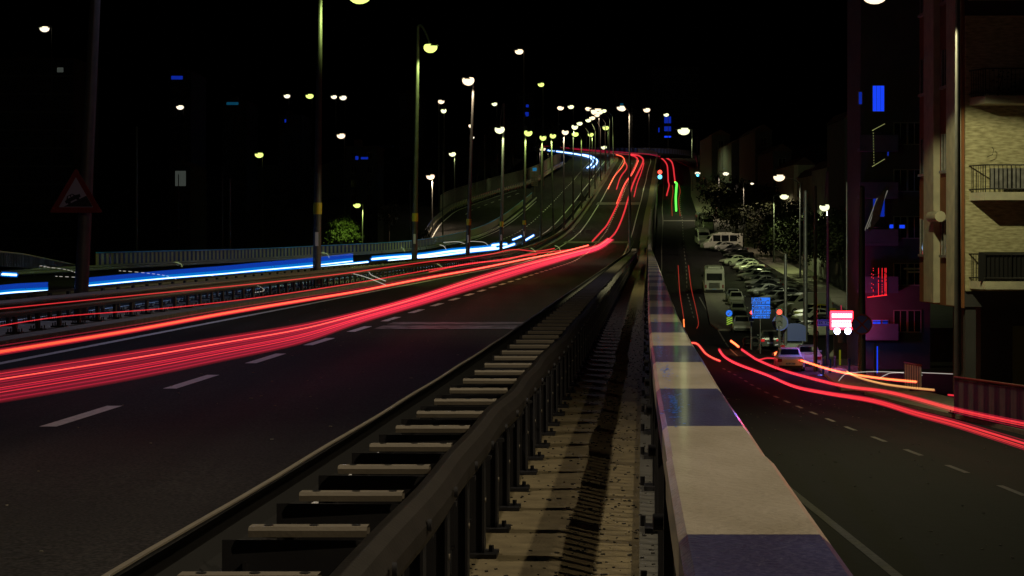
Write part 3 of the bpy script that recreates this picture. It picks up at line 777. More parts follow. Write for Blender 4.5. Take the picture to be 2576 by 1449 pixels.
R_ = Matrix.Rotation(-math.radians(26), 3, 'Y')
def cp(x, z): return R_@Vector((x, 0, z))+Vector((-.075,-.008,-.12))
m_.poly([cp(*p) for p in ((-.17,-.05),(.17,-.05),(.18,.01),(.08,.03),(.04,.085),(-.08,.085),(-.13,.02),(-.17,.01))])
for x in (-.1, .1): m_.disc(cp(x, -.055), .035, (0,1,0), 14, 0, .004)
m_.build('pictogram', M['signtext'], g)
m_ = MB()
for x0, x1 in ((-.085,-.03),(-.015,.035)): m_.poly([cp(x0,.03)+Vector((0,-.003,0)), cp(x1+.01,.03)+Vector((0,-.003,0)), cp(x1,.07)+Vector((0,-.003,0)), cp(x0+.02,.07)+Vector((0,-.003,0))])
m_.build('pictogram_window', M['signwhite'], g)
m_ = MB(); m_.box((0,.06,.1), (.3,.06,.04)); m_.box((0,.06,-.2), (.3,.06,.04)); m_.build('bracket', M['galv_dark'], g)

# direction sign cluster
Z = 150; c = AT(1914, 775, Z)
g = thing('direction_sign', 'stack of four lit blue direction panels on a thin post at the junction', 'sign', AT(1913, 880, Z)); b0 = g.location.copy()
m_ = MB(); m_.tube(Vector((0,.08,-.3)), AT(1913, 748, Z)-b0+Vector((0,.08,0)), .05, .05, 8); m_.build('post', M['pole_dark'], g)
for (y0, y1, x0, x1, txt) in ((748,765,1891,1937,('Buca','Şirinyer')), (766,777,1892,1937,('Gürçeşme',)), (778,790,1891,1938,('İşçi Evleri',)), (791,801,1892,1936,('Yenişehir',))):
    A, B_ = AT(x0, y0, Z)-b0, AT(x1, y1, Z)-b0; cc = (A+B_)/2; w, h = B_.x-A.x, A.z-B_.z
    m_ = MB(); m_.box(cc, (w, .05, h*.93)); p = m_.build('panel', M['signblue'], g)
    if len(txt) == 2:
        text_mesh(txt[0], .34, cc+Vector((-w*.22, -.03, h*.24)), M['signtext'], p); text_mesh(txt[1], .32, cc+Vector((-w*.12, -.03, -h*.22)), M['signtext'], p)
        ax = w*.36; dr = 1
    else:
        text_mesh(txt[0], .30, cc+Vector((w*.07, -.03, -.02)), M['signtext'], p); ax = -w*.42; dr = -1
    m_ = MB(); e = cc+Vector((ax, -.032, 0))
    if txt[0] == 'İşçi Evleri': m_.box(e+Vector((0,0,-.03)), (.04,.004,.2)); m_.poly([e+Vector((-.08,0,.04)), e+Vector((.08,0,.04)), e+Vector((0,0,.15))])
    else: m_.box(e, (.16,.004,.04)); m_.poly([e+Vector((dr*.02,0,-.08)), e+Vector((dr*.13,0,0)), e+Vector((dr*.02,0,.08))])
    m_.build('arrow', M['signtext'], p)
# keep-left marker
Z = 182; b0 = AT(1834, 836, Z); g = thing('keep_side_marker', 'round blue arrow sign over a yellow and black chevron board at the island nose', 'sign', b0)
m_ = MB(); m_.tube(Vector(), Vector((0,0,1.9)), .04, .04, 8); m_.build('post', M['galv_dark'], g)
m_ = MB(); m_.disc(AT(1834,788,Z)-b0+Vector((0,-.06,0)), .29, (0,1,0), 20, 0, .02); p = m_.build('round_plate', M['signblue'], g)
m_ = MB(); cc = AT(1834,788,Z)-b0+Vector((0,-.08,0)); R_ = Matrix.Rotation(math.radians(-45), 3, 'Y')
m_.box(cc, (.3,.01,.06), mat=R_); m_.poly([cc+Vector((-.15,-.006,-.15)), cc+Vector((-.15,-.006,.05)), cc+Vector((.05,-.006,-.15))]); m_.build('arrow', M['signwhite'], p)
cc = AT(1835,807,Z)-b0+Vector((0,-.06,0)); m_ = MB(); m_.box(cc, (.52,.02,.78)); p = m_.build('chevron_board', M['black'], g)
m_ = MB()
for k in range(5):
    z0 = -.42+k*.2
    q = [(-.26, z0), (-.26, z0+.1), (.26, z0+.34), (.26, z0+.24)]
    q = [(x, max(-.39, min(.39, z))) for x, z in q]
    m_.poly([cc+Vector((x, -.012, z)) for x, z in q])
m_.build('chevron_stripe', emit('lit_chevron_yellow', (.55,.9,.08), .55), p)
# traffic signals
def signal(lb, px, py, Z, sz, m_lit, base_y, lit=0):
    b0 = AT(px, base_y, Z); g = thing('traffic_light', lb, 'traffic light', b0); c = AT(px, py, Z)-b0
    m_ = MB(); m_.tube(Vector((0,.1,0)), c+Vector((0,.1,-sz*2)), .06, .06, 8); m_.build('post', M['pole_dark'], g)
    m_ = MB(); m_.box(c+Vector((0,0,-sz*2.1)), (sz*2.6, .25, sz*7)); m_.build('signal_head', M['black'], g)
    for k in range(3):
        m_ = MB(); m_.disc(c+Vector((0,-.14,-k*sz*2.2)), sz, (0,1,0), 16, 0, .03); m_.build('signal_lens', m_lit if k == lit else (M['redsig'] if lit and k == 0 else M['black']), g)
        m_ = MB(); cc = c+Vector((0,-.2,-k*sz*2.2)); n = 10
        m_.strip([[cc+Vector((math.cos(a)*sz*1.05, yy, math.sin(a)*sz*1.05)) for a in [math.pi*j/n for j in range(n+1)]] for yy in (-.1, .1)]); m_.build('visor', M['black'], g)
    return g
signal('red traffic light standing right of the blue direction panels', 1960, 785, 146, .19, M['redsig'], 880)
signal('small red traffic light at the left edge of the blue direction panels', 1890, 786, 152, .13, M['redsig'], 880)
g = signal('glowing blue-white traffic light beside the lower road near the crest', 1660, 433, 440, .48, M['bluesig'], 490, 1)
signal('small blue signal under the yellow lamp right of the lower road', 1755, 441, 428, .28, M['bluesig'], 480)
# round shadowed sign behind red light
def round_sign(lb, px, py, Z, rad, base_y, face, rim, cross=False):
    b0 = AT(px, base_y, Z); g = thing('round_sign', lb, 'sign', b0); c = AT(px, py, Z)-b0
    m_ = MB(); m_.disc(c, rad, (0,1,0), 28, 0, .03); m_.build('rim', rim, g)
    m_ = MB(); m_.disc(c+Vector((0,-.02,0)), rad*.84, (0,1,0), 28, 0, .02); p = m_.build('face', face, g)
    if cross:
        m_ = MB()
        for a in (45, -45): m_.box(c+Vector((0,-.034,0)), (rad*1.66, .008, rad*.16), mat=Matrix.Rotation(math.radians(a), 3, 'Y'))
        m_.build('cross', rim, p)
    else: m_ = MB(); m_.box(c+Vector((0,-.034,0)), (rad*.15,.008,rad*1.0)); m_.build('arrow', M['signwhite'], p)
    m_ = MB(); m_.tube(Vector((0,.06,0)), c+Vector((0,.06,rad*.5)), .035, .035, 6); m_.build('post', M['pole_dark'], g)
round_sign('round blue no stopping sign with a red cross on the dark pole', 2168, 816, 107, .56, 945, M['signdarkblue'], M['signred'], True)
round_sign('dim round blue sign low behind the red traffic light', 1963, 812, 149, .6, 870, M['balc_navy'], M['signdarkblue'])
# one-way plate
c = AT(2074, 812, 127); g = thing('one_way_sign', 'small violet one way plate fixed to the green-white lamp post', 'sign', c)
m_ = MB(); m_.box((0,0,0), (1.12,.04,.42)); m_.build('backing_plate', M['violet'], g)
m_ = MB(); m_.box((0,-.024,0), (.92,.01,.26)); p = m_.build('white_plate', M['signwhite'], g); text_mesh('TEK YÖN', .22, Vector((0,-.032,0)), M['signtext'], p)
# neon sign
c = AT(2117, 806, 124); g = thing('neon_sign', 'glaring red and white neon shop sign hanging above the pavement', 'neon sign', c)
m_ = MB(); m_.box((0,.06,0), (1.55,.12,1.2)); m_.build('sign_box', M['black'], g)
m_ = MB()
for z in (.5, .08, -.48): m_.path([Vector((-.70+.02*(z<0),-.02,z)), Vector((.70,-.02,z))], .09, 6)
for x in (-.66, .66): m_.path([Vector((x,-.02,-.45)), Vector((x,-.02,.48))], .05, 6)
m_.build('neon_border', M['hotred'], g)
m_ = MB()
for z, h in ((.3,.24), (-.02,.2), (-.31,.26)):
    x = -.6
    while x < .55: w = rng.uniform(.1,.17); m_.box((x+w/2,-.03,z), (w,.05,h)); x += w+.025
m_.build('neon_letters', M['hotwhite'], g)
m_ = MB(); m_.box((0,.15,.7), (.06,.06,.5)); m_.build('bracket', M['pole_dark'], g)
for i, x in enumerate((2106, 2133)):
    cc = AT(x, 833, 123.5); m_ = MB(); n = 12
    o = thing('blue_white_bulb', 'round blue-white bulb hanging under the neon sign, ' + ('left' if i == 0 else 'right') + ' one', 'bulb', cc)
    vs = [Vector((math.cos(2*math.pi*k/n)*math.cos(p_)*.2, math.sin(2*math.pi*k/n)*math.cos(p_)*.2, math.sin(p_)*.2)) for p_ in [math.pi*(j/8-.5) for j in range(9)] for k in range(n)]
    m_.add(vs, [(j*n+k, j*n+(k+1) % n, (j+1)*n+(k+1) % n, (j+1)*n+k) for j in range(8) for k in range(n)], 0, True); m_.build('globe', M['bluebulb'], o)
    m_ = MB(); m_.tube((0,0,.18), (0,0,.34), .03, .03, 6); m_.build('holder', M['black'], o)
nl = bpy.data.lights.new('neon_light', 'POINT'); nl.energy = 400; nl.color = (1,.03,.06); nl.shadow_soft_size = .5
no = bpy.data.objects.new('neon_light', nl); COL.objects.link(no); no.parent = g; no.location = (.1,-.9,.1)
nl = bpy.data.lights.new('neon_light', 'POINT'); nl.energy = 230; nl.color = (.15,.2,1); nl.shadow_soft_size = .3
no = bpy.data.objects.new('neon_light', nl); COL.objects.link(no); no.parent = g; no.location = (-1.6,-2.6,-.6)
# grey direction board on the slip road nose + small blue board, and dark triangle sign
b0 = AT(1345, 492, 372); g = thing('gantry_board', 'tall grey notice board topped with a small blue panel at the slip road nose', 'sign', b0)
m_ = MB(); m_.tube(Vector(), Vector((0,0,5.6)), .09, .09, 6); m_.build('post', M['galv'], g)
m_ = MB()
for k in range(9): m_.box((0,-.1,1.9+k*.3), (1.25,.03,.24))
m_.build('slat_board', M['galv'], g); m_ = MB(); m_.box((0,-.1,4.9), (.75,.04,.6)); m_.build('blue_panel', emit('lit_small_panel', (.03,.3,.6), .4), g)
b0 = AT(1463, 527, 340); g = thing('triangular_sign', 'dark triangular sign seen from behind at the foot of a median post', 'sign', b0)
m_ = MB(); m_.tube(Vector(), Vector((0,0,2.2)), .06, .06, 6); m_.build('post', M['pole_dark'], g)
m_ = MB(); P = [Vector((-.9,-.1,1.5)), Vector((.9,-.1,1.5)), Vector((0,-.1,3.0))]; Q = [p+Vector((0,.04,0)) for p in P]; m_.poly(P); m_.poly(Q[::-1]); m_.strip([P+[P[0]], Q+[Q[0]]]); m_.build('plate', M['pole_dark'], g)
# rounded blue board behind waiting cars, kerb bollards
b0 = AT(1999, 868, 150); g = thing('advert_board', 'blue arched board behind the waiting cars at the junction', 'board', b0)
m_ = MB(); out = [Vector((-.85,0,.3)), Vector((.85,0,.3)), Vector((.85,0,1.3))]+[Vector((.85*math.cos(a), 0, 1.3+.35*math.sin(a))) for a in [math.pi*k/8 for k in range(1, 8)]]+[Vector((-.85,0,1.3))]
bk = [p+Vector((0,.08,0)) for p in out]; m_.poly(out); m_.poly(bk[::-1]); m_.strip([out+[out[0]], bk+[bk[0]]]); m_.build('panel', M['board_blue'], g)
m_ = MB(); m_.box((-.6,.04,.15), (.08,.06,.3)); m_.box((.6,.04,.15), (.08,.06,.3)); m_.build('foot', M['pole_dark'], g)
bl = mat('blue_bollard_paint', (.02,.07,.6), .35)
for i, (x, y, h, lb) in enumerate(((2071,946,.95,'left blue bollard of the pair at the lamp post foot'), (2088,946,.95,'right blue bollard of the pair at the lamp post foot'), (2136,942,.9,'blue bollard alone between the lamp post and the dark pole'), (2100,928,.75,'dim bollard behind the blue pair'))):
    b0 = AT(x, y, 115 if i < 3 else 124); g = thing('bollard', lb, 'bollard', b0, 0, 'kerb bollards'); m_ = MB(); m_.tube(Vector(), Vector((0,0,h)), .075, .075, 10); m_.build('post', bl if i < 3 else M['pole_dark'], g)
    m_ = MB(); m_.tube(Vector((0,0,h)), Vector((0,0,h+.05)), .08, .03, 10); m_.build('cap', bl if i < 3 else M['pole_dark'], g)
m_ = MB(); a, b = AT(2068, 948, 115), AT(2190, 950, 112); dv = (b-a)
m_.box((a+b)/2+Vector((0,0,-.02)), (dv.length, .9, .12), math.atan2(dv.y, dv.x)); struct(m_, 'blue_painted_kerb', bl)
b0 = AT(2113, 925, 128); g = thing('bollard', 'thin yellow bollard behind the lamp post', 'bollard', b0); m_ = MB(); m_.tube(Vector(), Vector((0,0,1.15)), .06, .06, 8); m_.build('post', emit('yel', (.4,.4,.02), .25), g)  # bollard glows by itself; the light on it is put into the colour
b0 = AT(2207, 948, 104); g = thing('neon_strip', 'upright blue light strip on the dark doorway post', 'light strip', b0); m_ = MB(); m_.tube(Vector((0,0,.2)), Vector((0,0,1.6)), .03, .03, 6); m_.build('tube', M['winblue'], g)
m_ = MB(); m_.box((-.12,.05,.85), (.1,.08,1.8)); m_.build('mount', M['black'], g)

# ---------------------------------------------------------------- vehicles
PAINT = {k: mat('paint_'+k, c, .28, .0, spec=.6) for k, c in dict(white=(.62,.62,.56), silver=(.36,.37,.35), grey=(.16,.17,.17), dark=(.03,.032,.035), yellow=(.55,.48,.04), navy=(.03,.04,.07), cream=(.5,.5,.42), blue=(.1,.25,.75)).items()}
def wheel(parent, x, y, rad, wd, side):
    m_ = MB(); m_.tube((x-wd/2, y, rad), (x+wd/2, y, rad), rad, rad, 16); o = m_.build('wheel', M['rubber'], parent)
    m_ = MB(); xx = x+side*(wd/2+.005); m_.tube((xx-.01, y, rad), (xx+.01, y, rad), rad*.62, rad*.6, 12)
    m_.build('rim', M['rim'], o)
def loft(m_, secs, mi=0, sm=False):
    m_.strip(secs, mi, close=True, sm=sm); m_.poly(secs[0][::-1], mi); m_.poly(secs[-1], mi)
def car(kind='sedan', paint='white', label='', group=None, loc=(0,0,0), rz=0, taillit=False, plate=None, protos={}):
    """front towards -Y; length along Y"""
    g = thing('parked_car' if kind != 'van' else 'parked_van', label, 'car' if kind != 'van' else 'van', (0,0,0), 0, group)
    Ln, Wd = (4.35, 1.74) if kind == 'sedan' else (4.0, 1.72) if kind == 'hatch' else (5.4, 2.0)
    hw = Wd/2
    # stations: y, bottom z, belt z, halfwidth
    if kind == 'sedan': st = [(-2.17,.34,.56,.66),(-2.1,.24,.68,.78),(-1.75,.2,.77,.85),(-1.0,.19,.9,.87),(0,.19,.94,.87),(1.2,.19,.97,.87),(1.75,.2,1.0,.86),(2.08,.25,.96,.8),(2.17,.36,.82,.7)]; gh = [(-1.02,.9,.76),(-.35,1.38,.62),(.2,1.44,.6),(.8,1.38,.6),(1.45,.99,.74)]
    elif kind == 'hatch': st = [(-2.0,.34,.6,.66),(-1.93,.24,.74,.78),(-1.6,.2,.85,.84),(-.95,.19,.98,.86),(0,.19,1.0,.86),(1.2,.19,1.03,.86),(1.8,.22,1.05,.84),(1.98,.3,.95,.76),(2.0,.4,.8,.7)]; gh = [(-1.0,.98,.75),(-.3,1.46,.61),(.4,1.52,.6),(1.3,1.44,.6),(1.8,1.05,.73)]
    else: st = [(-2.7,.4,.75,.8),(-2.62,.28,.95,.92),(-2.1,.25,1.15,.97),(-1.6,.24,1.3,.99),(-.5,.24,1.35,1.0),(1.0,.24,1.35,1.0),(2.4,.24,1.35,1.0),(2.65,.28,1.35,.98),(2.7,.4,1.3,.95)]; gh = [(-1.75,1.28,.9),(-1.0,2.05,.8),(-.5,2.25,.82),(1.0,2.28,.82),(2.3,2.26,.82),(2.68,1.33,.93)]
    m_ = MB(); secs = []
    for y, zb, zt, w in st: secs.append([Vector((x, y, z)) for x, z in ((-w*.88, zb), (-w, zb+.12), (-w, zt-.14), (-w*.9, zt), (w*.9, zt), (w, zt-.14), (w, zb+.12), (w*.88, zb))])
    loft(m_, secs, 0)
    # pillars + roof
    secs = []
    for y, z, w in gh:
        zz = min(st, key=lambda s: abs(s[0]-y))[2]-.03; b_ = hw*.86
        secs.append([Vector((x, y, q)) for x, q in ((-b_, zz), (-w, max(z-.05, zz+.01)), (-w*.85, max(z, zz+.02)), (w*.85, max(z, zz+.02)), (w, max(z-.05, zz+.01)), (b_, zz))])
    loft(m_, secs, 0)
    m_.build('body', PAINT[paint], g)
    # glazing a little proud of the shell
    m_ = MB(); e = .012
    def side_quad(y0, y1, f0=.12, f1=.85):
        for s in (-1, 1):
            def pt(y, f):
                z = np.interp(y, [q[0] for q in gh], [q[1] for q in gh]); w = np.interp(y, [q[0] for q in gh], [q[2] for q in gh]); zb = np.interp(y, [q[0] for q in st], [q[2] for q in st])
                return Vector((s*(hw*.86*(1-f)+w*f+e), y, zb+(z-.05-zb)*f))
            q = [pt(y0, f0), pt(y1, f0), pt(y1, f1), pt(y0, f1)]; m_.poly(q if s > 0 else q[::-1])
    if kind == 'van': side_quad(-1.35, -.45, .1, .6)
    else: side_quad(-.72, .12); side_quad(.2, .9 if kind == 'sedan' else 1.0); side_quad(.95 if kind == 'sedan' else 1.08, 1.25 if kind == 'sedan' else 1.5, .1, .7)
    def cross(i, j, f0, f1):
        (y0, z0, w0), (y1, z1, w1) = gh[i], gh[j]; out = Vector((0, -(z1-z0), (y1-y0))).normalized()*e
        if out.z < 0: out = -out
        a = [(y0+(y1-y0)*f0, z0+(z1-z0)*f0+.02, (hw*.86*(1-f0)+w1*f0)*.84 if z0 < z1 else w0*.84), (y0+(y1-y0)*f1, z0+(z1-z0)*f1, (hw*.8*(1-f1)+w1*f1)*.86 if z0 < z1 else (w0*(1-f1)+hw*.8*f1)*.84)]
        m_.poly([Vector((-a[0][2], a[0][0], a[0][1]))+out, Vector((a[0][2], a[0][0], a[0][1]))+out, Vector((a[1][2], a[1][0], a[1][1]))+out, Vector((-a[1][2], a[1][0], a[1][1]))+out])
    cross(0, 1, .1, .93); cross(len(gh)-2, len(gh)-1, .1, .85 if kind != 'van' else .5)
    m_.build('window', M['glass'], g)
    wr = .31 if kind != 'van' else .36; wy = 1.32 if kind != 'van' else 1.75
    for sx in (-1, 1):
        wheel(g, sx*(hw-.1), -wy, wr, .2, sx); wheel(g, sx*(hw-.1), wy, wr, .2, sx)
        f0, rr = st[1], st[-2]
        m_ = MB(); m_.box((sx*(f0[3]-.18), f0[0]-.02, f0[2]-.15), (.32,.14,.15)); m_.build('headlight', M['lens'], g)
        m_ = MB(); m_.box((sx*(rr[3]-.14), rr[0]+.05, rr[2]-.2), (.28,.12,.2)); m_.build('tail_light', M['redsigdim'] if taillit else M['redlens'], g)
        m_ = MB(); m_.box((sx*(hw+.06), gh[0][0]+.3, st[3][2]+.06), (.14,.09,.12)); m_.build('mirror', PAINT[paint], g)
    m_ = MB(); m_.box((0, st[-1][0]+.02, .55 if kind != 'van' else .6), (.52,.02,.14)); p = m_.build('number_plate', M['plate'], g)
    if plate: text_mesh(plate, .12, Vector((0, st[-1][0]+.034, .55)), M['signtext'], p).rotation_euler = (math.radians(90), 0, math.pi)
    m_ = MB(); m_.box((0, st[-1][0]-.02, .36), (Wd*.8,.1,.16)); m_.build('rear_bumper', M['black'], g)
    m_ = MB(); m_.box((0, st[0][0]+.03, .36), (Wd*.74,.1,.16)); m_.build('front_bumper', M['black'], g)
    g.location = loc; g.rotation_euler = (0, 0, rz); return g
M['redsigdim'] = emit('dim_tail_lamp', (1,.03,.03), .5)
GP = 'cars parked in a slanting row along the right pavement'
def slope_pitch(g, surf, Y):
    s = (surf(Y+3)-surf(Y-3))/6; rz = g.rotation_euler.z; g.rotation_euler = (math.atan(s)*math.cos(rz), 0, rz)
# (px centre x, bottom row y, kind, paint, label)
row = [(1845,640,'sedan','dark','dark car squeezed beside the side-on minibus'),(1818,632,'hatch','silver','silver car nose just below the side-on minibus'),(1858,652,'sedan','dark','black saloon second below the side-on minibus'),
 (1848,667,'sedan','white','white saloon with lit highlights near the top of the row'),(1872,677,'hatch','silver','silver hatchback behind the shining bonnet'),(1884,684,'sedan','cream','pale car with the brightest shining bonnet'),
 (1900,694,'sedan','dark','black saloon in the upper middle of the row'),(1897,704,'sedan','silver','silver saloon in the middle of the row'),(1912,712,'hatch','grey','grey hatchback in the middle of the row'),
 (1918,722,'sedan','silver','light silver car in the middle of the row'),(1924,732,'sedan','dark','black estate in the lower middle of the row'),(1926,744,'sedan','silver','silver saloon seen clearly side on'),
 (1950,752,'hatch','dark','dark hatchback behind the silver saloon'),(1955,764,'sedan','silver','shiny silver saloon above the white van'),(1972,758,'hatch','grey','grey people carrier left of the white van roof'),
 (1985,775,'sedan','dark','black saloon just in front of the white van nose'),(2050,800,'sedan','yellow','yellow taxi between the white van and the white saloon'),(2048,812,'sedan','white','white saloon nearest the yellow taxi'),
 (2062,832,'hatch','dark','dark car below the white saloon'),(2085,838,'hatch','grey','grey van-like car behind the lamp post')]
for i, (x, y, kd, pt, lb) in enumerate(row):
    Z = solveZ(y, L, 0, 150); X = (x-1288)*Z/5000
    g = car(kd, pt, lb, GP, (X, Z, L(Z)), math.radians(-62+rng.uniform(-4, 4)))
Z = solveZ(792, L, 0, 150); g = car('van', 'cream', 'tall white panel van parked above the yellow taxi', None, ((2025-1288)*Z/5000, Z, L(Z)), math.radians(-68))
# cars in the right-hand lane strip by the island
for (x, y, kd, pt, lb) in ((1850,764,'hatch','grey','dark grey van-like car at the back of the short queue by the island'),(1857,771,'hatch','cream','pale small van in the short queue by the island'),(1862,800,'sedan','silver','silver saloon in the middle of the short queue by the island'),
                       (1866,822,'sedan','dark','black car wedged in the short queue by the island'),(1872,838,'sedan','silver','silver saloon at the front of the short queue facing the junction')):
    Z = solveZ(y, L, 0, 150); g = car(kd, pt, lb, 'short queue of cars by the island', ((x-1288)*Z/5000, Z+2, L(Z+2)), math.radians(-5)); slope_pitch(g, L, Z)
# waiting cars at the junction, backs to us
for (x, y, kd, pt, lb, lit, pl) in ((1996,912,'sedan','white','white saloon waiting at the junction, nearest the camera',False,'35 SB 7406'),(2042,908,'hatch','white','silver-blue estate beside the white saloon lit by the neon',False,None),(1944,888,'hatch','dark','black hatchback with a lit plate left of the white saloon',True,None),(1998,888,'sedan','grey','grey car hidden behind the white saloon',False,None)):
    Z = {912:121, 908:126, 888:160}[y]
    if x == 1998: Z = 150
    g = car(kd, pt, lb, None, ((x-1288)*Z/5000, Z+2, L(Z+2)), math.radians(180-5), lit, pl)
Z = 176; g = car('hatch', 'cream', 'pale car half hidden behind the blue arched board', None, ((2068-1288)*Z/5000, Z, L(Z)), math.radians(-60))

def bus_like(name, cat, label, Ln, Wd, Ht, paint, loc, rz, minibus=False, rear=False, group=None):
    g = thing(name, label, cat, (0,0,0), 0, group); hw = Wd/2; h = Ln/2
    st = [(-h,.5,1.25 if minibus else Ht-.35,hw*.86),(-h+.12,.35,1.4 if minibus else Ht-.1,hw*.95)]
    if minibus: st = [(-h,.45,.85,hw*.8),(-h+.1,.3,1.05,hw*.92),(-h+.75,.28,1.28,hw*.98),(-h+1.35,.28,Ht*.86,hw),(-h+1.9,.28,Ht-.06,hw)]
    st += [(-h+2.2,.28,Ht,hw),(h-.3,.28,Ht,hw),(h-.05,.32,Ht-.08,hw*.97),(h,.5,Ht-.3,hw*.93)]
    m_ = MB(); secs = []
    for y, zb, zt, w in st: secs.append([Vector((x, y, z)) for x, z in ((-w*.92, zb), (-w, zb+.15), (-w, min(1.25, zt-.2)), (-w*.93, zt-.13), (-w*.82, zt), (w*.82, zt), (w*.93, zt-.13), (w, min(1.25, zt-.2)), (w, zb+.15), (w*.92, zb))])
    loft(m_, secs); m_.build('body', PAINT[paint], g)
    m_ = MB()
    z0, z1 = (1.32, Ht-.32) if minibus else (1.35, Ht-.5)
    y = -h+(1.55 if minibus else .9)
    while y+1.2 < h-.2:
        for s in (-1, 1):
            q = [Vector((s*(hw*1.004+.004), y, z0)), Vector((s*(hw*1.004+.004), y+1.2, z0)), Vector((s*(hw*.945+.012), y+1.2, z1)), Vector((s*(hw*.945+.012), y, z1))]
            m_.poly(q)
        y += 1.36
    # windscreen and back window
    if minibus: m_.poly([Vector((-hw*.84,-h+.80,1.34)), Vector((hw*.84,-h+.80,1.34)), Vector((hw*.78,-h+1.3,Ht*.84)), Vector((-hw*.78,-h+1.3,Ht*.84))][::1])
    else: m_.box((0,-h-.01+.04,Ht*.62), (Wd*.8,.06,Ht*.36))
    m_.box((0, h-.005+.01, Ht*.7), (Wd*.74,.06,Ht*.28)); m_.build('window', M['glass'], g)
    for sx in (-1, 1):
        wheel(g, sx*(hw-.14), -h+1.35, .36 if minibus else .48, .24, sx); wheel(g, sx*(hw-.14), h-1.5, .36 if minibus else .48, .24, sx)
        m_ = MB(); m_.box((sx*hw*.72,-h+.02,.85), (.34,.1,.2)); m_.build('headlight', M['lens'], g)
        m_ = MB(); m_.box((sx*hw*.82, h+.01, .95), (.16,.06,.4)); m_.build('tail_light', M['redlens'], g)
        m_ = MB(); m_.box((sx*(hw+.14),-h+(1.2 if minibus else .1),1.6), (.18,.1,.34)); m_.build('mirror', M['black'], g)
    m_ = MB(); m_.box((0, h+.02, .6), (.52,.02,.13)); m_.build('number_plate', M['plate'], g)
    m_ = MB(); m_.box((0, .3, Ht+.07), (Wd*.6, Ln*.35, .16)); m_.build('roof_unit', PAINT[paint], g)
    if not minibus:
        m_ = MB()
        for k in range(7): m_.box((0, h+.015, .75+k*.1), (Wd*.52,.03,.05))
        m_.build('engine_grille', M['black'], g)
        m_ = MB(); m_.box((0, h-.01, .45), (Wd*.86,.1,.25)); m_.build('bumper', M['black'], g)
    g.location = loc; g.rotation_euler = (0, 0, rz); return g
Z = solveZ(741, L, 0, 150); g = bus_like('city_bus', 'bus', 'pale city bus seen from behind driving up the lower road', 9.5, 2.5, 3.0, 'cream', ((1806-1288)*Z/5000, Z+4.8, L(Z+4.8)), math.radians(175), rear=True); slope_pitch(g, L, Z+4)
GV = 'white minibuses parked beside the lower road'
for (x, y, rz, lb) in ((1770,578,0,'farthest white minibus, partly hidden'),(1783,585,0,'white minibus with its windscreen facing us, right of the farthest one'),(1772,621,0,'nearest head-on white minibus at the kerb')):
    Z = solveZ(y, L, 0, 200); g = bus_like('minibus', 'minibus', lb, 5.9, 2.05, 2.6, 'white', ((x-1288)*Z/5000, Z+3, L(Z+3)), 0, True, group=GV); slope_pitch(g, L, Z+3)
Z = solveZ(629, L, 0, 200); g = bus_like('minibus', 'minibus', 'long white minibus parked side on with its nose to the left', 6.6, 2.05, 2.6, 'white', ((1816-1288)*Z/5000, Z, L(Z)), math.radians(-78), True, group=GV)
Z = solveZ(610, L, 0, 200); g = car('sedan', 'dark', 'dark car roof behind the side-on minibus', None, ((1815-1288)*Z/5000, Z, L(Z)), math.radians(-70))

# ---------------------------------------------------------------- buildings
def window_part(parent, x, z, w, h, y, m, frame_m='shutter', frameon=True):
    f = MB(); f.box((x, y-.03, z+h/2+.03), (w+.14,.06,.06)); f.box((x, y-.03, z-h/2-.03), (w+.14,.06,.06)); f.box((x-w/2-.04, y-.03, z), (.06,.06,h)); f.box((x+w/2+.04, y-.03, z), (.06,.06,h)); f.box((x, y-.02, z), (.05,.04,h))
    o = f.build('window', M[frame_m], parent); g_ = MB(); g_.box((x, y-.008, z), (w,.014,h)); g_.build('pane', M[m], o)
# near apartment block at the right; local origin at its left front corner
X0, Y0 = (2427-1288)*76/5000, 76.0; zb = L(78); base = Vector((X0, Y0, zb))
bA = thing('apartment_building', 'lamp-lit pale apartment block with stacked balconies at the right edge', 'building', base)
def fz(py, Z=76): return (600-py)*Z/5000-zb
m_ = MB(); T = 24
gz = fz(772); m_.box((6.0, 4.0, (T+gz)/2), (12.0, 8.0, T-gz)); m_.box((6.6, 5.4, gz/2), (10.6, 5.0, gz)); m_.box((.25,.3,gz/2), (.4,.4,gz)); m_.build('wall', M['wall_dark'], bA)
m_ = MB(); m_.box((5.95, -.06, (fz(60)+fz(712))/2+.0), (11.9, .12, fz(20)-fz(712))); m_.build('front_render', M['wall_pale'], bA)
# street side (left face x=0): brown render with two cream pilasters
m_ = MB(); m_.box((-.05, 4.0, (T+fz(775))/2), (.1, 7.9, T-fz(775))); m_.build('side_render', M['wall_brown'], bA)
bottom = fz(770)
for yy, w_, pj in ((1.0, 1.6, .22), (4.9, 1.9, .26)):
    m_ = MB(); m_.box((-pj/2-.1, yy, (T+bottom)/2), (pj, w_, T-bottom)); m_.build('pilaster', M['wall_cream'], bA)
for yy in (2.85, 7.0):
    for k in range(1, 6):
        zc = fz(595)+ (k-1)*3.35
        f = MB(); f.box((-.14, yy, zc-.78), (.2, 1.3, .1)); f.box((-.13, yy-.55, zc), (.08,.08,1.5)); f.box((-.13, yy+.55, zc), (.08,.08,1.5)); f.box((-.13, yy, zc), (.06,.06,1.45)); o = f.build('window', M['shutter'], bA)
        q = MB(); q.box((-.115, yy, zc), (.03, 1.05, 1.45)); q.build('pane', M['glass'], o)
m_ = MB(); yy = 2.9; zc = fz(543)
m_.tube((-.5, yy-.9, zc), (-.5, yy+.9, zc), .22, .22, 10); m_.box((-.3, yy, zc), (.3, .1, .1)); m_.build('awning_roll', M['wall_cream'], bA)
slab_rows = [(240, 262), (483, 500), (708, 728), (0-30, -10)]
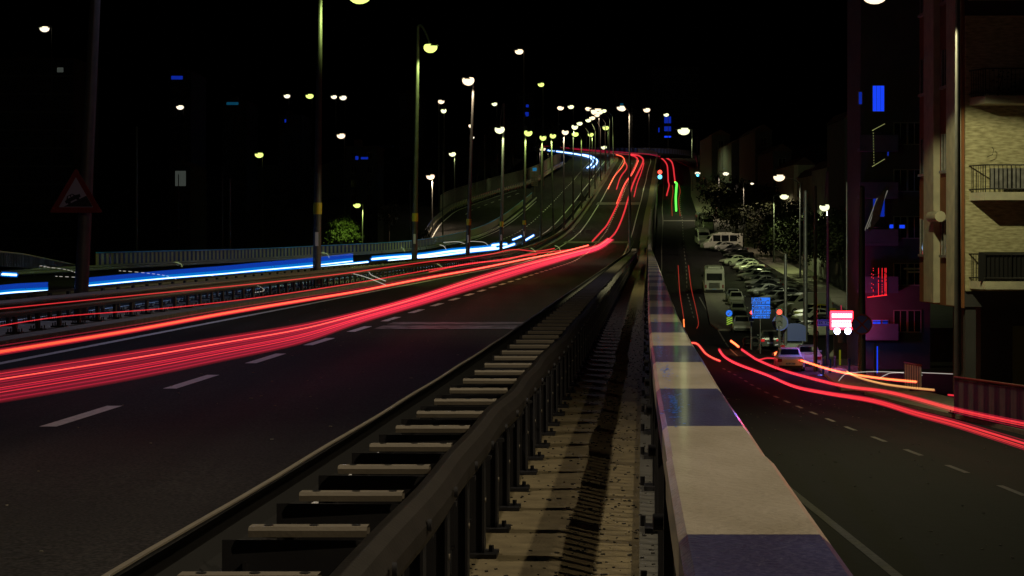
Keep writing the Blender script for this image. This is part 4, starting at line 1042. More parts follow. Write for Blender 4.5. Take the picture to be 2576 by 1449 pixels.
for i, (ya, yb) in enumerate(slab_rows):
    zt, zb2 = fz(ya, 74.6), fz(yb, 74.6)
    m_ = MB(); 
    pr = [(.12,-.001),(.45,-1.35),(9.5,-1.35),(9.5,-.001)]
    top = [Vector((x, y, zt)) for x, y in pr]; bot = [Vector((x, y, zt-.30)) for x, y in pr]
    m_.poly(top[::-1]); m_.poly(bot); m_.strip([top+[top[0]], bot+[bot[0]]])
    bal = m_.build('balcony', M['wall_cream'], bA)
    m_ = MB(); hh = 1.02
    P = [Vector((.14,-.1,zt)), Vector((.48,-1.3,zt)), Vector((9.4,-1.3,zt))]
    for a, b in zip(P, P[1:]):
        for hz in (hh, .12): m_.path([a+Vector((0,0,hz)), b+Vector((0,0,hz))], .028, 5)
        n = int((b-a).length/.16)
        for k in range(n+1): q = a.lerp(b, k/max(n, 1)); m_.tube(q+Vector((0,0,.0)), q+Vector((0,0,hh)), .012 if k % 6 else .022, None, 4, cap=False)
    m_.build('railing', M['iron'], bal)
    if i == 1:
        q = MB(); q.box((1.6,-1.24,zt+.5), (1.9,.03,.8)); q.build('balcony_cloth', M['cloth'], bal)
    if i == 2:
        q = MB(); q.box((4.5,-1.2,zt+.55), (8.5,.06,1.1)); q.build('solid_screen', M['black'], bal)
    if i == 0:
        q = MB()
        for k in range(26): a = Vector((.7+rng.random()*7, -1.1+rng.random()*.6, zt+.05)); q.path([a, a+Vector((rng.uniform(-.3,.3),0,rng.uniform(.4,1)))], .02, 4); 
        for k in range(160): a = Vector((.7+rng.random()*7, -1.25+rng.random()*.7, zt+.1+rng.random()*.85)); s = .07; q.poly([a, a+Vector((s,0,.03)), a+Vector((s,.02,s)), a+Vector((0,.03,s))])
        q.build('potted_plants', M['leaf_dark'], bal)
    # door behind each balcony
    f = MB(); f.box((3.6,-.135,zt+1.2), (1.7,.03,2.3)); o = f.build('balcony_door', M['wall_brown'], bA); q = MB(); q.box((3.6,-.16,zt+1.25), (1.4,.02,2.0)); q.build('pane', M['glass'], o)
m_ = MB(); m_.path([AT(2483,395,75.6)-base, AT(2497,389,75.6)-base, AT(2500,376,75.6)-base, AT(2495,370,75.6)-base], .013, 5); m_.build('cable_hook', M['iron'], bA)
# ground floor, recessed dark shopfront
m_ = MB(); m_.box((3.2,2.85,1.6), (1.3,.1,2.9)); m_.build('entrance_door', mat('olive_door', (.16,.17,.04), .6), bA)
m_ = MB(); m_.box((5.2,2.8,2.5), (.9,.2,1.5)); m_.build('meter_cabinet', M['galv_dark'], bA)
m_ = MB(); m_.box((4.2,-.4,-1.0+1.06), (9.4,.9,.12)); m_.build('doorstep', M['dark_concrete'], bA)

# dark apartment block behind it
X1 = (2165-1288)*125/5000; b1 = Vector((X1, 125.0, L(125)))
bB = thing('apartment_building', 'dark apartment block with blue-lit balcony doors and red-lit lower windows', 'building', b1)
def lx(px, Z=125): return (px-1288)*Z/5000-X1
def lz(py, Z=125): return (600-py)*Z/5000-b1.z
m_ = MB(); m_.box((lx(2340)/2, 2.5, 14.5), (lx(2340), 5, 29)); m_.build('wall', M['wall_dark'], bB)
m_ = MB(); m_.box((lx(2340)/2, 2.5, 29.1), (lx(2340)+.5, 5.5, .2)); m_.build('roof', M['roof'], bB)
zf = [lz(690)+k*2.95 for k in range(-1, 7)]
for k, z in enumerate(zf):
    if z > lz(310): continue
    m_ = MB(); m_.box((lx(2205), -.45, z-1.05), (2.4,.9,.2)); m_.box((lx(2205), -.86, z-.55), (2.4,.06,.85)); bl_ = m_.build('balcony', M['balc_navy'], bB)
    q = MB(); q.path([Vector((lx(2180),-.86,z)), Vector((lx(2230),-.86,z))], .03, 5); q.build('railing', M['iron'], bl_)
    for xx in (2265, 2300): window_part(bB, lx(xx), z, .75, 1.3, 0, 'glass', 'wall_grey')
def pane(px0, py0, px1, py1, m, name='lit_window', parent=bB, LX=lx, LZ=lz, y=-.03):
    f = MB(); x0, x1, z0, z1 = LX(px0), LX(px1), LZ(py1), LZ(py0); f.box(((x0+x1)/2, y, (z0+z1)/2), (x1-x0+.1, .04, z1-z0+.1)); o = f.build('window', M['wall_grey'], parent)
    q = MB(); n = max(1, int((x1-x0)/.22))
    for k in range(n): q.box((x0+(k+.5)*(x1-x0)/n, y-.03-.008*(k % 2), (z0+z1)/2), ((x1-x0)/n*.93, .014, z1-z0))
    q.build('pane', M[m], o)
pane(2195,216,2224,280,'winblue'); pane(2160,232,2168,262,'winblue2'); pane(2196,470,2225,545,'winblue2'); pane(2237,565,2247,574,'winblue'); pane(2262,566,2276,574,'winblue'); pane(2232,352,2235,392,'winblue2')
pane(2195,806,2215,822,'winblue'); pane(2219,806,2233,820,'winblue2')
m_ = MB()
for x in (2186, 2190, 2203, 2212, 2219, 2222):
    for k in range(26):
        if rng.random() < (.25 if x < 2200 else .85): m_.box((lx(x), -.95, lz(742)+(lz(672)-lz(742))*k/26), (.035,.03,.05))
m_.build('red_led_string', M['redled'], bB)
m_ = MB(); m_.path([Vector((lx(2175),-.98,lz(747))), Vector((lx(2224),-.98,lz(741)))], .035, 5); m_.build('red_led_string', M['redled'], bB)
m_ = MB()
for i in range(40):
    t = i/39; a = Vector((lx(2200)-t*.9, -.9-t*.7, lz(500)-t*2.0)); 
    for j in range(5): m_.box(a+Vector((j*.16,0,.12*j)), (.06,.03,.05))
m_.build('awning_glint_dots', emit('awning_glints', (.8,.75,.6), .16), bB)  # small glowing boxes paint the glints on the awning
m_ = MB(); P = [Vector((lx(2196),-.9,lz(505))), Vector((lx(2226),-.9,lz(470))), Vector((lx(2198),-2.0,lz(550))), Vector((lx(2172),-2.0,lz(585)))]; m_.poly(P); m_.poly([p+Vector((0,.03,.03)) for p in P][::-1]); m_.build('awning', M['cloth'], bB)
m_ = MB()
for i in range(14):
    t = i/13
    for (a, b) in (((2188,330),(2218,314)), ((2188,420),(2218,402)), ((2190,330),(2192,418))):
        m_.box(Vector((lx(a[0]+(b[0]-a[0])*t), -.92, lz(a[1]+(b[1]-a[1])*t))), (.05,.03,.04))
m_.build('string_lights', emit('string_light', (.8,.85,.3), .3), bB)
m_ = MB(); m_.box((lx(2295),-.06,lz(676)), (1.1,.08,.12)); m_.box((lx(2300),-.06,lz(684)), (.8,.08,.12)); m_.build('wall_bracket', M['grey_panel'], bB)

# row of further buildings up the street: (px0, px1, py_top, Z, depth, wall, label)
rowb = [(2125,2160,300,250,14,'wall_dark','narrow dark house left of the blue-windowed block'),
        (2088,2128,420,262,16,'wall_grey','grey terraced house behind the green-white lamp'),
        (2052,2090,440,276,18,'wall_green','greenish terraced house left of the green-white lamp post'),
        (1996,2050,415,296,20,'wall_green','tall narrow house with two pale full-height pilasters'),
        (1945,1990,380,318,20,'wall_dark','dark house directly behind the orange-white lamp'),
        (1900,1942,330,345,24,'wall_dark','dark block left of the orange-white lamp with a faint facade'),
        (1840,1896,360,385,26,'wall_dark','dark house above the hillside with one blue window'),
        (1790,1836,340,420,26,'wall_dark','dark stepped house above the sloping pavement'),
        (1640,1760,170,760,30,'wall_dark','dark tower behind the crest with blue-lit windows'),
        (1545,1632,230,800,30,'wall_dark','wide dark tower on the skyline behind the walkway lamp'),
        (1300,1345,235,760,30,'wall_dark','dark tower on the left skyline with two blue windows'),
        (1005,1060,236,650,30,'wall_dark','dark hillside block between the second and third posts'),
        (425,480,180,520,26,'wall_dark','dark hillside block with a row of blue windows near the top'),
        (560,620,255,560,26,'wall_dark','dark hillside block with faint blue windows'),
        (-30,185,150,330,20,'wall_dark','dark block at the left edge with a faint rooftop line'),
        (425,478,420,330,18,'wall_dark','dark house behind the fence with a grey lit window'),
        (870,950,370,430,20,'wall_dark','dark house with blue points of light under the orange lamp'),
        (700,760,290,600,26,'wall_dark','dark hillside house with one thin blue window')]
for (a, b, yt, Z, dp, wl, lb) in rowb:
    p0 = AT(a, 600, Z); p1 = AT(b, 600, Z); zt = (600-yt)*Z/5000; zb_ = min(ground_z((p0.x+p1.x)/2, Z), zt-8)-1
    base = Vector((p0.x, Z, zb_)); g = thing('terraced_house' if b-a < 60 and a > 1700 else 'tower_block', lb, 'building', base); w = p1.x-p0.x; H = zt-zb_
    m_ = MB(); m_.box((w/2, dp/2, H/2), (w, dp, H)); m_.build('wall', M[wl], g)
    m_ = MB()
    if w < 4.5: m_.poly([Vector((-.2,-.2,H)), Vector((w+.2,-.2,H)), Vector((w/2,-.2,H+1.2))]); m_.poly([Vector((-.2,-.2,H)), Vector((w/2,-.2,H+1.2)), Vector((w/2,dp,H+1.2)), Vector((-.2,dp,H))]); m_.poly([Vector((w+.2,-.2,H)), Vector((w/2,-.2,H+1.2)), Vector((w/2,dp,H+1.2)), Vector((w+.2,dp,H))])
    else: m_.box((w/2, dp/2, H+.12), (w+.6, dp+.6, .24)); m_.box((w*.3, dp*.4, H+1.1), (w*.25, 2.4, 1.7))
    m_.build('roof', M['roof'], g)
    nf = int((H-3)/3.0); nw = max(1, int(w/2.3))
    wm = MB(); pm = MB(); cnt = 0
    if nf*nw <= 60:
        for k in range(nf):
            for j in range(nw): window_part(g, (j+.5)*w/nw, H-1.9-k*3.0, min(1.1, w/nw*.5), 1.4, 0, 'glass', 'wall_grey')
    else:
        for k in range(nf):
            f = MB(); f.box((w/2,-.04,H-2.7-k*3.0), (w*.98,.1,.22)); f.build('sill_band', M['wall_grey'], g)
    if 'pilasters' in lb:
        for xx in (.35, w-.35): m_ = MB(); m_.box((xx,-.25,H/2), (.62,.5,H)); m_.build('pilaster', M['wall_cream'], g)
    LX = lambda px, Z=Z, base=base: (px-1288)*Z/5000-base.x
    LZ = lambda py, Z=Z, base=base: (600-py)*Z/5000-base.z
    W_ = {'dark tower behind the crest with blue-lit windows': [(1671,293,1688,310,'winblue2'),(1671,318,1688,330,'winblue2'),(1671,342,1688,346,'winblue'),(1656,321,1659,333,'winblue2')],
          'dark tower on the left skyline with two blue windows': [(1323,263,1330,270,'winblue2'),(1321,282,1330,293,'winblue2')],
          'dark hillside block with a row of blue windows near the top': [(431,191,460,200,'winblue2')],
          'dark hillside block with faint blue windows': [(570,257,600,264,'wincyan')],
          'dark house behind the fence with a grey lit window': [(441,430,468,468,'windim')],
          'dark house with blue points of light under the orange lamp': [(894,393,902,402,'winblue2'),(908,395,926,401,'winblue2')],
          'dark hillside house with one thin blue window': [(716,300,720,308,'winblue2')],
          'dark house above the hillside with one blue window': [(1878,415,1891,428,'winblue2')],
          'dark house directly behind the orange-white lamp': [(1963,488,1966,500,'winblue')],
          'tall narrow house with two pale full-height pilasters': [(2000,565,2008,588,'wincyan')],
          'greenish terraced house left of the green-white lamp post': [(2075,560,2086,610,'wincyan')],
          'dark block at the left edge with a faint rooftop line': [(144,170,160,182,'windim')],
          'wide dark tower on the skyline behind the walkway lamp': [(1560,260,1568,268,'wincyan')]}.get(lb, [])
    for (x0, y0, x1, y1, mm) in W_: pane(x0, y0, x1, y1, mm, parent=g, LX=LX, LZ=LZ, y=-.12)
# low garden wall and shop yard by the side street
m_ = MB(); a = AT(2112, 900, 140); m_.box(Vector((a.x+4.5, 141, L(140)+1.1)), (9.5,.25,2.4)); tag(m_.build('yard_wall', M['dark_concrete']), 'old concrete yard wall below the neon sign', 'wall')
for i, x in enumerate((2118,2136,2152)):
    b0 = AT(x, 840, 139); m_ = MB(); m_.tube(b0+Vector((0,0,-.6)), b0+Vector((0,0,.9)), .3, .34, 10); tag(m_.build('gate_pillar', M['concrete']), ORD[i]+' round concrete pillar from the left on the yard wall', 'pillar', 'pillars on the yard wall')
# tyres / planters near signal
for i, x in enumerate((1881, 1899)):
    b0 = AT(x, 884, 160); g = thing('tyre_stack', ('left' if i == 0 else 'right')+' dark stack of tyres at the junction corner', 'tyres', b0)
    for k in range(2):
        m_ = MB(); n = 14; rows = []
        for j in range(n+1): a = 2*math.pi*j/n; c = Vector((math.cos(a)*.33, 0, .35+k*.45+math.sin(a)*.33)); rows.append([c+Vector((math.cos(a)*math.cos(q)*.1, math.sin(q)*.1, math.sin(a)*math.cos(q)*.1)) for q in [2*math.pi*z/6 for z in range(6)]])
        m_.strip(rows, close=True, sm=True); m_.build('tyre', M['rubber'], g)

# ---------------------------------------------------------------- trees
def tree(label, base, H, Rc, leafm, nclump=70, nleaf=26, seed=1, squash=.8, cat='tree'):
    rg = random.Random(seed); g = thing('tree', label, cat, base); tr = MB(); th = H-Rc*squash*1.3
    tr.path([Vector((0,0,0)), Vector((rg.uniform(-.1,.1)*th,0,th*.5)), Vector((rg.uniform(-.1,.1)*th,0,th)), Vector((0,0,th+Rc*.5))], [H*.03,H*.023,H*.018,H*.008], 7)
    cl = MB()
    for i in range(nclump):
        v = Vector((rg.gauss(0,1), rg.gauss(0,1), rg.gauss(0,1))).normalized()*Rc*(rg.random()**.4)*rg.uniform(.75,1.12); v.z *= squash
        c = Vector((0,0,H-Rc*squash))+v
        if i % 6 == 0: s0 = Vector((0,0,th*rg.uniform(.6,1))); tr.path([s0, (s0+c)/2+Vector((0,0,.1*H)), c], [H*.012,H*.008,H*.003], 5)
        cr = Rc*rg.uniform(.14,.3)
        for k in range(nleaf):
            d = Vector((rg.gauss(0,1), rg.gauss(0,1), rg.gauss(0,.8)))*cr*.55; p = c+d; s = rg.uniform(.035,.075)*Rc**.6*1.3
            u = Vector((rg.gauss(0,1), rg.gauss(0,1), rg.gauss(0,1))).normalized(); w = u.orthogonal().normalized()
            cl.poly([p-u*s-w*s*.5, p+u*s-w*s*.5, p+u*s*1.2+w*s*.5, p-u*s*.7+w*s*.6])
    tr.build('trunk', M['bark'], g); cl.build('crown', leafm, g); return g
tree('bright green tree lit by the yellow-green lamp left of the slip road', AT(862, 650, 268), 5.6, 2.4, M['leaf'], 90, 40, 3, .75)
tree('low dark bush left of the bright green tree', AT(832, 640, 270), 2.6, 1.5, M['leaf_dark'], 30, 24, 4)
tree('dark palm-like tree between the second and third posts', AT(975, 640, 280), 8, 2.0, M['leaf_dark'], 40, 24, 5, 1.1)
for i, (x, yb, Z, H, R_) in enumerate(((1985,645,282,8,4.6),(2030,660,266,7,4.6),(2068,672,255,7,4),(1905,640,312,11,5.5),(1850,610,345,12,6),(1940,645,298,8,5),(1800,548,385,8,3.4),(2105,690,243,8,4))):
    lbs = ['leafy dark tree below the two pale pilasters','bushy dark tree left of the lamp posts above the car row','dark tree between the two right lamp posts','tall black tree on the bank right of the minibuses','broad black tree on the bank directly above the side-on minibus','dark tree on the bank under the small pale lamp','dark shrubby tree behind the sloping pavement','dark tree right of the green-white lamp post']
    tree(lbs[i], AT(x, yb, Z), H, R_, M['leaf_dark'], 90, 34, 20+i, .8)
for i, (x, yb, Z, H, R_) in enumerate(((1250,440,470,13,6),(1290,420,500,13,6),(1350,405,520,12,6),(1400,398,560,9,5),(1200,480,440,12,6))):
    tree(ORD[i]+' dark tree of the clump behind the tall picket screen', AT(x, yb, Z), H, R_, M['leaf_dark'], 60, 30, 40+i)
tree('dark shrub at the foot of the slip road fence', AT(1066, 615, 275), 2.5, 1.6, M['leaf_dark'], 30, 24, 50)

# ---------------------------------------------------------------- light ribbons left by the traffic, hanging at lamp height over the lanes
def catmull(P, n=6):
    out = []
    for i in range(len(P)-1):
        p0, p1, p2, p3 = P[max(i-1,0)], P[i], P[i+1], P[min(i+2, len(P)-1)]
        for k in range(n):
            t = k/n; out.append(.5*((2*p1)+(-p0+p2)*t+(2*p0-5*p1+4*p2-p3)*t*t+(-p0+3*p1-3*p2+p3)*t**3))
    out.append(P[-1]); return out
def px_path(pts, surf, h, n=6, lo=5):
    V = []
    pts2 = catmull([Vector((x, y, 0)) for x, y in pts], n)
    lastZ = lo
    for p in pts2:
        Z = solveZ(p.y, surf, h, lo); V.append(AT(p.x, p.y, Z))
    return V
def glow(name, col, st, sampling='NONE'):
    m = emit(name, col, st*.5, sampling); t = m.node_tree
    e = [n for n in t.nodes if n.type == 'EMISSION'][0]; o = [n for n in t.nodes if n.type == 'OUTPUT_MATERIAL'][0]
    tr = t.nodes.new('ShaderNodeBsdfTransparent'); a = t.nodes.new('ShaderNodeAddShader')
    t.links.new(e.outputs[0], a.inputs[0]); t.links.new(tr.outputs[0], a.inputs[1]); t.links.new(a.outputs[0], o.inputs[0]); return m
E = {'red': glow('trail_red', (1,.04,.05), .78), 'hot': glow('trail_hot_red', (1,.11,.045), 1.6), 'dim': glow('trail_crimson', (.55,.012,.045), .42), 'pink': glow('trail_rose', (.78,.03,.075), .17),
     'orange': glow('trail_orange', (1,.22,.05), 1.6), 'white': glow('trail_white', (.6,.85,1), 2.4), 'blue': glow('trail_blue', (.0,.27,1), .5), 'dblue': glow('trail_deep_blue', (.005,.06,.55), .55),
     'green': glow('trail_green', (.12,1,.08), 1.6), 'amber': glow('trail_amber', (.9,.5,.15), .6), 'thin': glow('trail_thin', (.75,.7,.6), .55), 'gthin': glow('trail_thin_green', (.6,.75,.3), .35), 'halo': glow('trail_red_halo', (.8,.03,.06), .075), 'ohalo': glow('trail_orange_halo', (.9,.08,.03), .09), 'bhalo': glow('trail_blue_halo', (.0,.12,.9), .16), 'thinred': glow('trail_faint', (.7,.05,.03), .35)}
def strand(pts, surf, h, rad, m, label, n=6, cat='light trail', lo=5, pxr=None, parent=None, dash=None):
    V = px_path(pts, surf, h, n, lo)
    # radius: constant in metres, or from a pixel width
    rd = [p.y*pxr/5000 for p in V] if pxr else rad
    m_ = MB()
    if dash:
        i = 0
        while i < len(V)-1:
            m_.path(V[i:i+dash+1], rd[i:i+dash+1] if pxr else rad, 4); i += dash+1
    else: m_.path(V, rd, 5)
    o = m_.build('light_trail' if not parent else 'strand' if 'halo' not in m else 'glow', E[m], parent)
    if not parent: tag(o, label, cat)
    return o
def lerp_pts(A, B, f):
    return [(a[0]+(b[0]-a[0])*f, a[1]+(b[1]-a[1])*f) for a, b in zip(A, B)]
# broad red bundle in the right lane
up = [(-60,948),(300,893),(560,851),(750,820),(900,786),(1050,745),(1200,697),(1330,660),(1440,634),(1500,618),(1528,600)]
lowr = [(-60,1016),(300,955),(560,903),(750,862),(900,812),(1050,768),(1200,722),(1330,681),(1440,647),(1505,628),(1542,603)]
g = thing('light_trail', 'broad bundle of pink-red tail light streaks filling the right lane', 'light trail')
N = 30
for i in range(N):
    f = i/(N-1); strand(lerp_pts(up, lowr, f+rng.uniform(-.01,.01)), r, .72-.18*f, 0, rng.choice(['pink','pink','dim','pink']), None, parent=g, pxr=.9+.5*rng.random())
for f, m, w in ((.02,'red',.7),(.22,'hot',.9),(.24,'red',1.5),(.33,'dim',1.3),(.55,'red',.8),(.62,'dim',1.5),(.72,'red',.9),(.86,'dim',1.2)): strand(lerp_pts(up, lowr, f), r, .7, 0, m, None, parent=g, pxr=w)
for f in (-.06,-.03,.0,.12,.3,.5,.7,.85,1.0,1.04,1.08): strand(lerp_pts(up, lowr, f), r, .7, 0, 'halo', None, parent=g, pxr=3.2)
# orange-red streak in the left lane
A = [(-60,893),(300,835),(560,788),(760,755),(900,732),(1050,703),(1200,676),(1330,650),(1400,637),(1480,617)]
g = thing('light_trail', 'bright orange-red streak running above the solid lane line in the left lane', 'light trail')
for k, (dy, m, w) in enumerate(((0,'hot',1.3),(3.2,'hot',1.0),(6.5,'red',1.4),(-3,'red',1.0),(10,'dim',1.2),(-6,'dim',.9))): strand([(x, y+dy*(1-max(x,0)/1500)) for x, y in A], r, .62, 0, m, None, parent=g, pxr=w)
for w_ in (3.4, 5.0): strand([(x, y+2) for x, y in A], r, .62, 0, 'ohalo', None, parent=g, pxr=w_)
strand([(x, y-14*(1-max(x,0)/1500)) for x, y in A], r, .6, 0, 'dim', 'faint crimson streak along the median kerb', pxr=1.1)
strand([(-60,830),(150,797),(400,777),(640,750),(900,711),(1080,679),(1200,662),(1290,648),(1350,640)], r, .8, 0, 'red', 'thin red streak crossing in front of the median posts', pxr=1.2)
strand([(-60,783),(300,747),(640,714),(850,690),(1080,658),(1150,652),(1230,640),(1290,628),(1350,632),(1395,625)], r, 1.0, 0, 'red', 'topmost thin red streak in front of the median beam', pxr=1.2)
strand([(-60,955),(300,905),(560,862),(760,826)], r, .7, 0, 'dim', 'faint crimson streak on the upper edge of the broad bundle', pxr=1.2)
strand([(1080,684),(1180,663),(1260,655),(1330,640),(1400,632),(1440,628)], r, .75, 0, 'red', 'short red streak merging under the distant posts', pxr=1.6)
# far red trails up the hill
def far(pts, surf, m, label, w, h=.8, lo=150):
    o = strand(pts, surf, h, 0, m, label, pxr=w, lo=lo)
    if m in ('red', 'hot'): strand(pts, surf, h, 0, 'halo', None, pxr=w*1.7, lo=lo, parent=o)
far([(1490,607),(1515,580),(1530,561),(1556,509),(1566,480),(1575,458),(1590,435),(1600,415),(1604,402),(1598,394),(1583,389)], r, 'red', 'wavy red trail climbing left of the walkway post', 1.8)
far([(1533,601),(1548,585),(1559,564),(1570,535),(1578,508),(1590,470),(1600,445),(1613,418),(1618,403),(1608,392),(1585,388)], r, 'red', 'red trail climbing immediately beside the walkway post', 1.9)
far([(1530,475),(1544,446),(1566,418),(1571,404),(1565,394),(1550,389)], r, 'hot', 'short orange-red trail in the fast lane near the crest', 1.3)
far([(1551,476),(1561,446),(1577,422),(1572,407)], r, 'red', 'second short red trail beside the fast lane trail near the crest', 1.3)
far([(1551,512),(1570,466),(1590,438),(1600,418),(1606,404)], r, 'hot', 'faint orange trail on the outer side of the climbing lanes', 1.1)
far([(1595,495),(1603,462),(1614,432),(1620,410)], r, 'red', 'thin red trail nearest the right edge of the climbing lanes', 1.1)
far([(1360,367),(1400,370),(1450,374.5),(1497,378),(1575,384),(1634,388.5),(1660,394)], r, 'dim', 'long crimson trail skimming along the crest', 1.4, lo=400)
far([(1440,375),(1500,381),(1560,387),(1600,391)], r, 'dim', 'second faint crimson trail along the crest', 1.3, lo=400)
far([(1637,386),(1663,397),(1677,413),(1680,434),(1681,456),(1683,468),(1677,492)], L, 'red', 'left red trail coming down the lower road from the crest', 1.5, lo=250)
far([(1663,391),(1686,403),(1693,418),(1696,440),(1698,457)], L, 'red', 'right red trail coming down the lower road from the crest', 1.6, lo=250)
far([(1697,458),(1702,462),(1701,480),(1700,500),(1701,530)], L, 'green', 'thick green streak on the lower road', 2.6, lo=250)
far([(1691,466),(1693,482),(1690,508),(1691,543)], L, 'thinred', 'faint orange line left of the green streak', .9, lo=250)
far([(1707,464),(1711,482),(1707,505),(1711,543)], L, 'thinred', 'faint orange line right of the green streak', .9, lo=250)
far([(1706,668),(1710,735),(1718,787),(1722,819)], L, 'thinred', 'faint red line left of the bus', 1.0, lo=150)
far([(1732,668),(1739,725),(1750,774),(1757,812),(1753,826)], L, 'thinred', 'faint red line nearest the bus', 1.0, lo=150)
strand([(1720,803),(1720,812),(1721,822)], L, .7, 0, 'orange', 'tiny amber dash at the end of the faint red line', pxr=1.6, lo=120)
# lower road, near
def near(pts, ms, label, h=.7):
    g = thing('light_trail', label, 'light trail')
    for dy, m, w in ms: strand([(x, y+dy*(min(max((x-1800)/400, .35), 2.2))) for x, y in pts], L, h, 0, m, None, parent=g, pxr=w, lo=25)
    if ms[0][2] > 1.5:
        for w_ in (1.45, 2.0): strand(pts, L, h, 0, 'ohalo' if ms[0][1] == 'orange' else 'halo', None, parent=g, pxr=ms[0][2]*w_, lo=25)
near([(1739,863),(1755,866),(1774,888),(1792,900),(1811,908)], ((0,'red',2.6),(-1,'hot',1.5)), 'short red hook trail next to the striped rail')
near([(1809,879),(1823,897),(1857,916),(1930,943),(2000,972),(2080,988),(2200,1007),(2300,1036),(2400,1062),(2500,1092),(2640,1135)], ((0,'red',2.6),(4,'red',1.6),(-4,'dim',1.3),(8,'dim',1.4),(6,'red',1.0)), 'long red trail sweeping to the lower right corner, nearer one')
near([(1866,879),(1894,898),(1906,905),(1950,924),(2010,943),(2120,970),(2220,983),(2300,1001),(2400,1028),(2500,1050),(2640,1078)], ((0,'red',2.6),(3,'red',1.5),(-3,'dim',1.2),(6,'dim',1.2)), 'long red trail sweeping to the lower right corner, farther one')
near([(1960,903),(1930,901),(1908,906)], ((0,'red',1.6),), 'small curl joining the farther long red trail')
near([(2000,887),(1960,886),(1948,891),(1970,897),(2010,905),(2080,927),(2138,940),(2220,952),(2305,960)], ((0,'orange',2.4),(1,'hot',2.2),(2.6,'red',1.4)), 'bright orange trail turning into the side street')
near([(2130,935),(2160,950),(2220,966),(2290,976),(2350,982)], ((0,'amber',2.0),(-2,'amber',1.2)), 'soft amber trail below the bright orange one')
near([(2385,993),(2450,1000),(2520,1010),(2640,1026)], ((0,'red',1.6),(1.5,'dim',1.2)), 'red trail passing across the striped pedestrian fence')
near([(1838,857),(1848,864),(1858,872)], ((0,'orange',2.4),(3,'hot',2.4),(-3,'hot',2.0)), 'short orange dash beyond the junction')
near([(2110,958),(2120,946),(2135,939),(2190,935),(2260,937),(2320,944)], ((0,'thin',1.0),), 'thin white arc over the amber trail, left one')
near([(2215,950),(2230,942),(2245,938),(2300,937),(2400,941)], ((0,'thin',1.0),), 'thin white arc over the amber trail, right one')
near([(1950,868),(1975,864),(2010,868),(2040,875)], ((0,'thin',.9),), 'thin white curl across the back of the white saloon')
# blue-white headlight trails
def blue(pts, label, w=1.4, glow=4, h=.65, lo=30, gs=None):
    gs = gs or w*.85
    g = thing('light_trail', label, 'light trail')
    for dy, m, ww in ((0,'white',w),): strand(pts, r, h, 0, m, None, parent=g, pxr=ww, lo=lo)
    for k in range(glow):
        dy = -(k+1)*gs-.4; strand([(x, y+dy) for x, y in pts], r, h+.05+.02*k, 0, 'blue' if k < 3 else 'dblue', None, parent=g, pxr=gs*.62, lo=lo)
    strand([(x, y+w*1.3) for x, y in pts], r, h-.05, 0, 'blue', None, parent=g, pxr=w*.7, lo=lo)
    strand(pts, r, h, 0, 'blue', None, parent=g, pxr=w*1.9, lo=lo); strand(pts, r, h, 0, 'bhalo', None, parent=g, pxr=w*2.9, lo=lo)
blue([(206,720),(300,711),(420,700),(560,689),(644,681),(787,668),(887,657)], 'upper long blue-white streak beyond the median beam, left part', 1.3, 8, gs=2.3)
blue([(274,722),(420,709),(560,697),(644,688),(787,674),(926,659)], 'lower long blue-white streak beyond the median beam, left part', 1.6, 2)
blue([(936,652),(980,648),(1036,644),(1051,644),(1090,639),(1130,633),(1172,629),(1210,626),(1247,622)], 'upper blue-white streak between the third and fifth posts', 2.4, 3)
blue([(978,656),(1036,649),(1090,645),(1172,634),(1247,626),(1270,622),(1294,614)], 'lower blue-white streak between the third and fifth posts', 2.1, 2)
blue([(1238,617),(1257,615),(1276,615)], 'blue-white blob beside the fifth post', 2.2, 2)
blue([(1290,603),(1298,600),(1311,594)], 'left short blue dash on the far carriageway', 1.6, 1, lo=100)
blue([(1322,604),(1342,592)], 'right short blue dash on the far carriageway', 1.8, 1, lo=100)
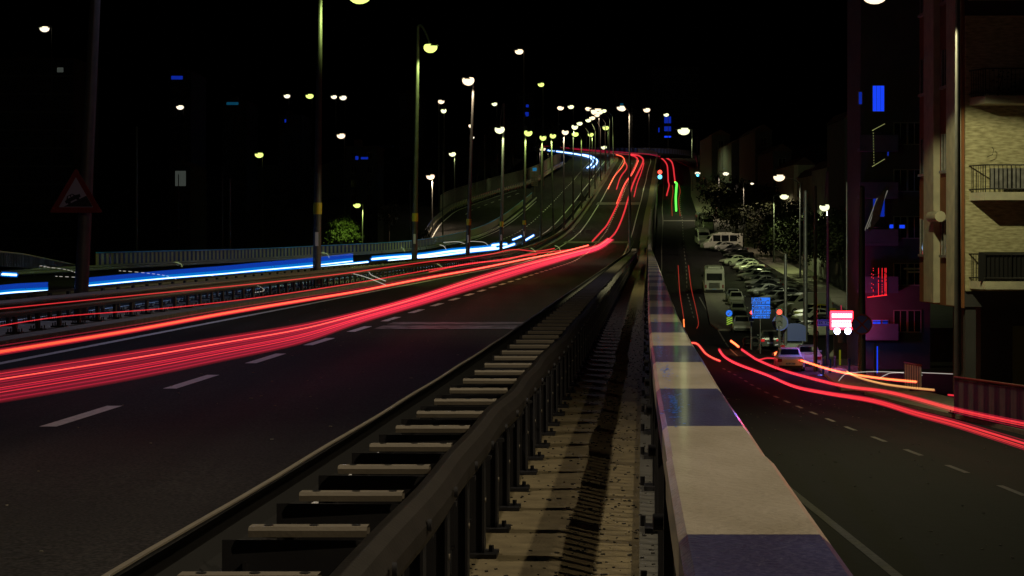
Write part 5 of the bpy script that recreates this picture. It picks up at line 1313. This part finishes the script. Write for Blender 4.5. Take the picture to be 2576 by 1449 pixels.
blue([(-30,742),(40,735),(120,731)], 'blue streak at the left edge in front of the first post', 1.7, 9, gs=2.2)
blue([(6,690),(24,691),(42,692)], 'blue-white glow at the left edge behind the guard rail', 2.6, 2, lo=50)
blue([(1378,378),(1410,382),(1445,387),(1464,390.5),(1483,396),(1491,403),(1488,413),(1477,422)], 'inner blue-white trail curling round the bend at the crest', 1.4, 0, lo=380)
blue([(1464,389),(1485,393),(1498,399),(1503,406),(1497,416),(1489,422)], 'outer blue-white trail curling round the bend at the crest', 1.5, 1, lo=380)
# thin pale squiggles
sq = [([(110,671),(170,679),(203,692)],'thin',1.0,'dotted white line over the left guard rail, near the first post'),([(10,662),(60,666),(120,670)],'thin',.7,'faint dotted line above the left guard rail'),([(140,695),(205,698)],'thin',.8,'short dotted line left of the first post'),
      ([(300,681),(370,687),(430,697),(471,718)],'thin',.9,'dotted white line over the blue streak, left one'),([(520,692),(590,700),(640,715),(665,730),(640,736)],'thin',.9,'dotted white hook line right of the left one'),
      ([(870,669),(920,678),(935,692),(970,707)],'thin',1.0,'upper pale squiggle over the median beam'),([(870,684),(920,697),(970,717)],'thin',.9,'lower pale squiggle over the median beam'),
      ([(440,659),(455,664),(458,671)],'gthin',1.0,'tiny green squiggle on the far fence'),([(808,636),(822,638),(828,648)],'gthin',1.0,'tiny green hook right of the second post'),([(996,620),(1012,623),(1018,633)],'gthin',1.0,'tiny green hook left of the third post'),
      ([(1055,651),(1085,656),(1112,671)],'gthin',1.1,'green-white squiggle right of the third post'),([(1106,616),(1116,619),(1122,627)],'thin',.9,'tiny pale hook right of the third post'),([(1115,610),(1150,608),(1169,613)],'thin',.7,'faint pale arc left of the fourth post'),
      ([(1183,607),(1215,609),(1227,616)],'thin',.7,'faint pale arc right of the fourth post'),([(1330,621),(1342,628),(1347,634)],'gthin',.9,'tiny green tick among the red trails, left one'),([(1396,618),(1405,622),(1410,632)],'gthin',.9,'tiny green tick among the red trails, right one')]
for pts, m, w, lb in sq: strand(pts, r, .5, 0, m, lb, pxr=w, lo=28, n=10, dash=1 if 'dotted' in lb else None)
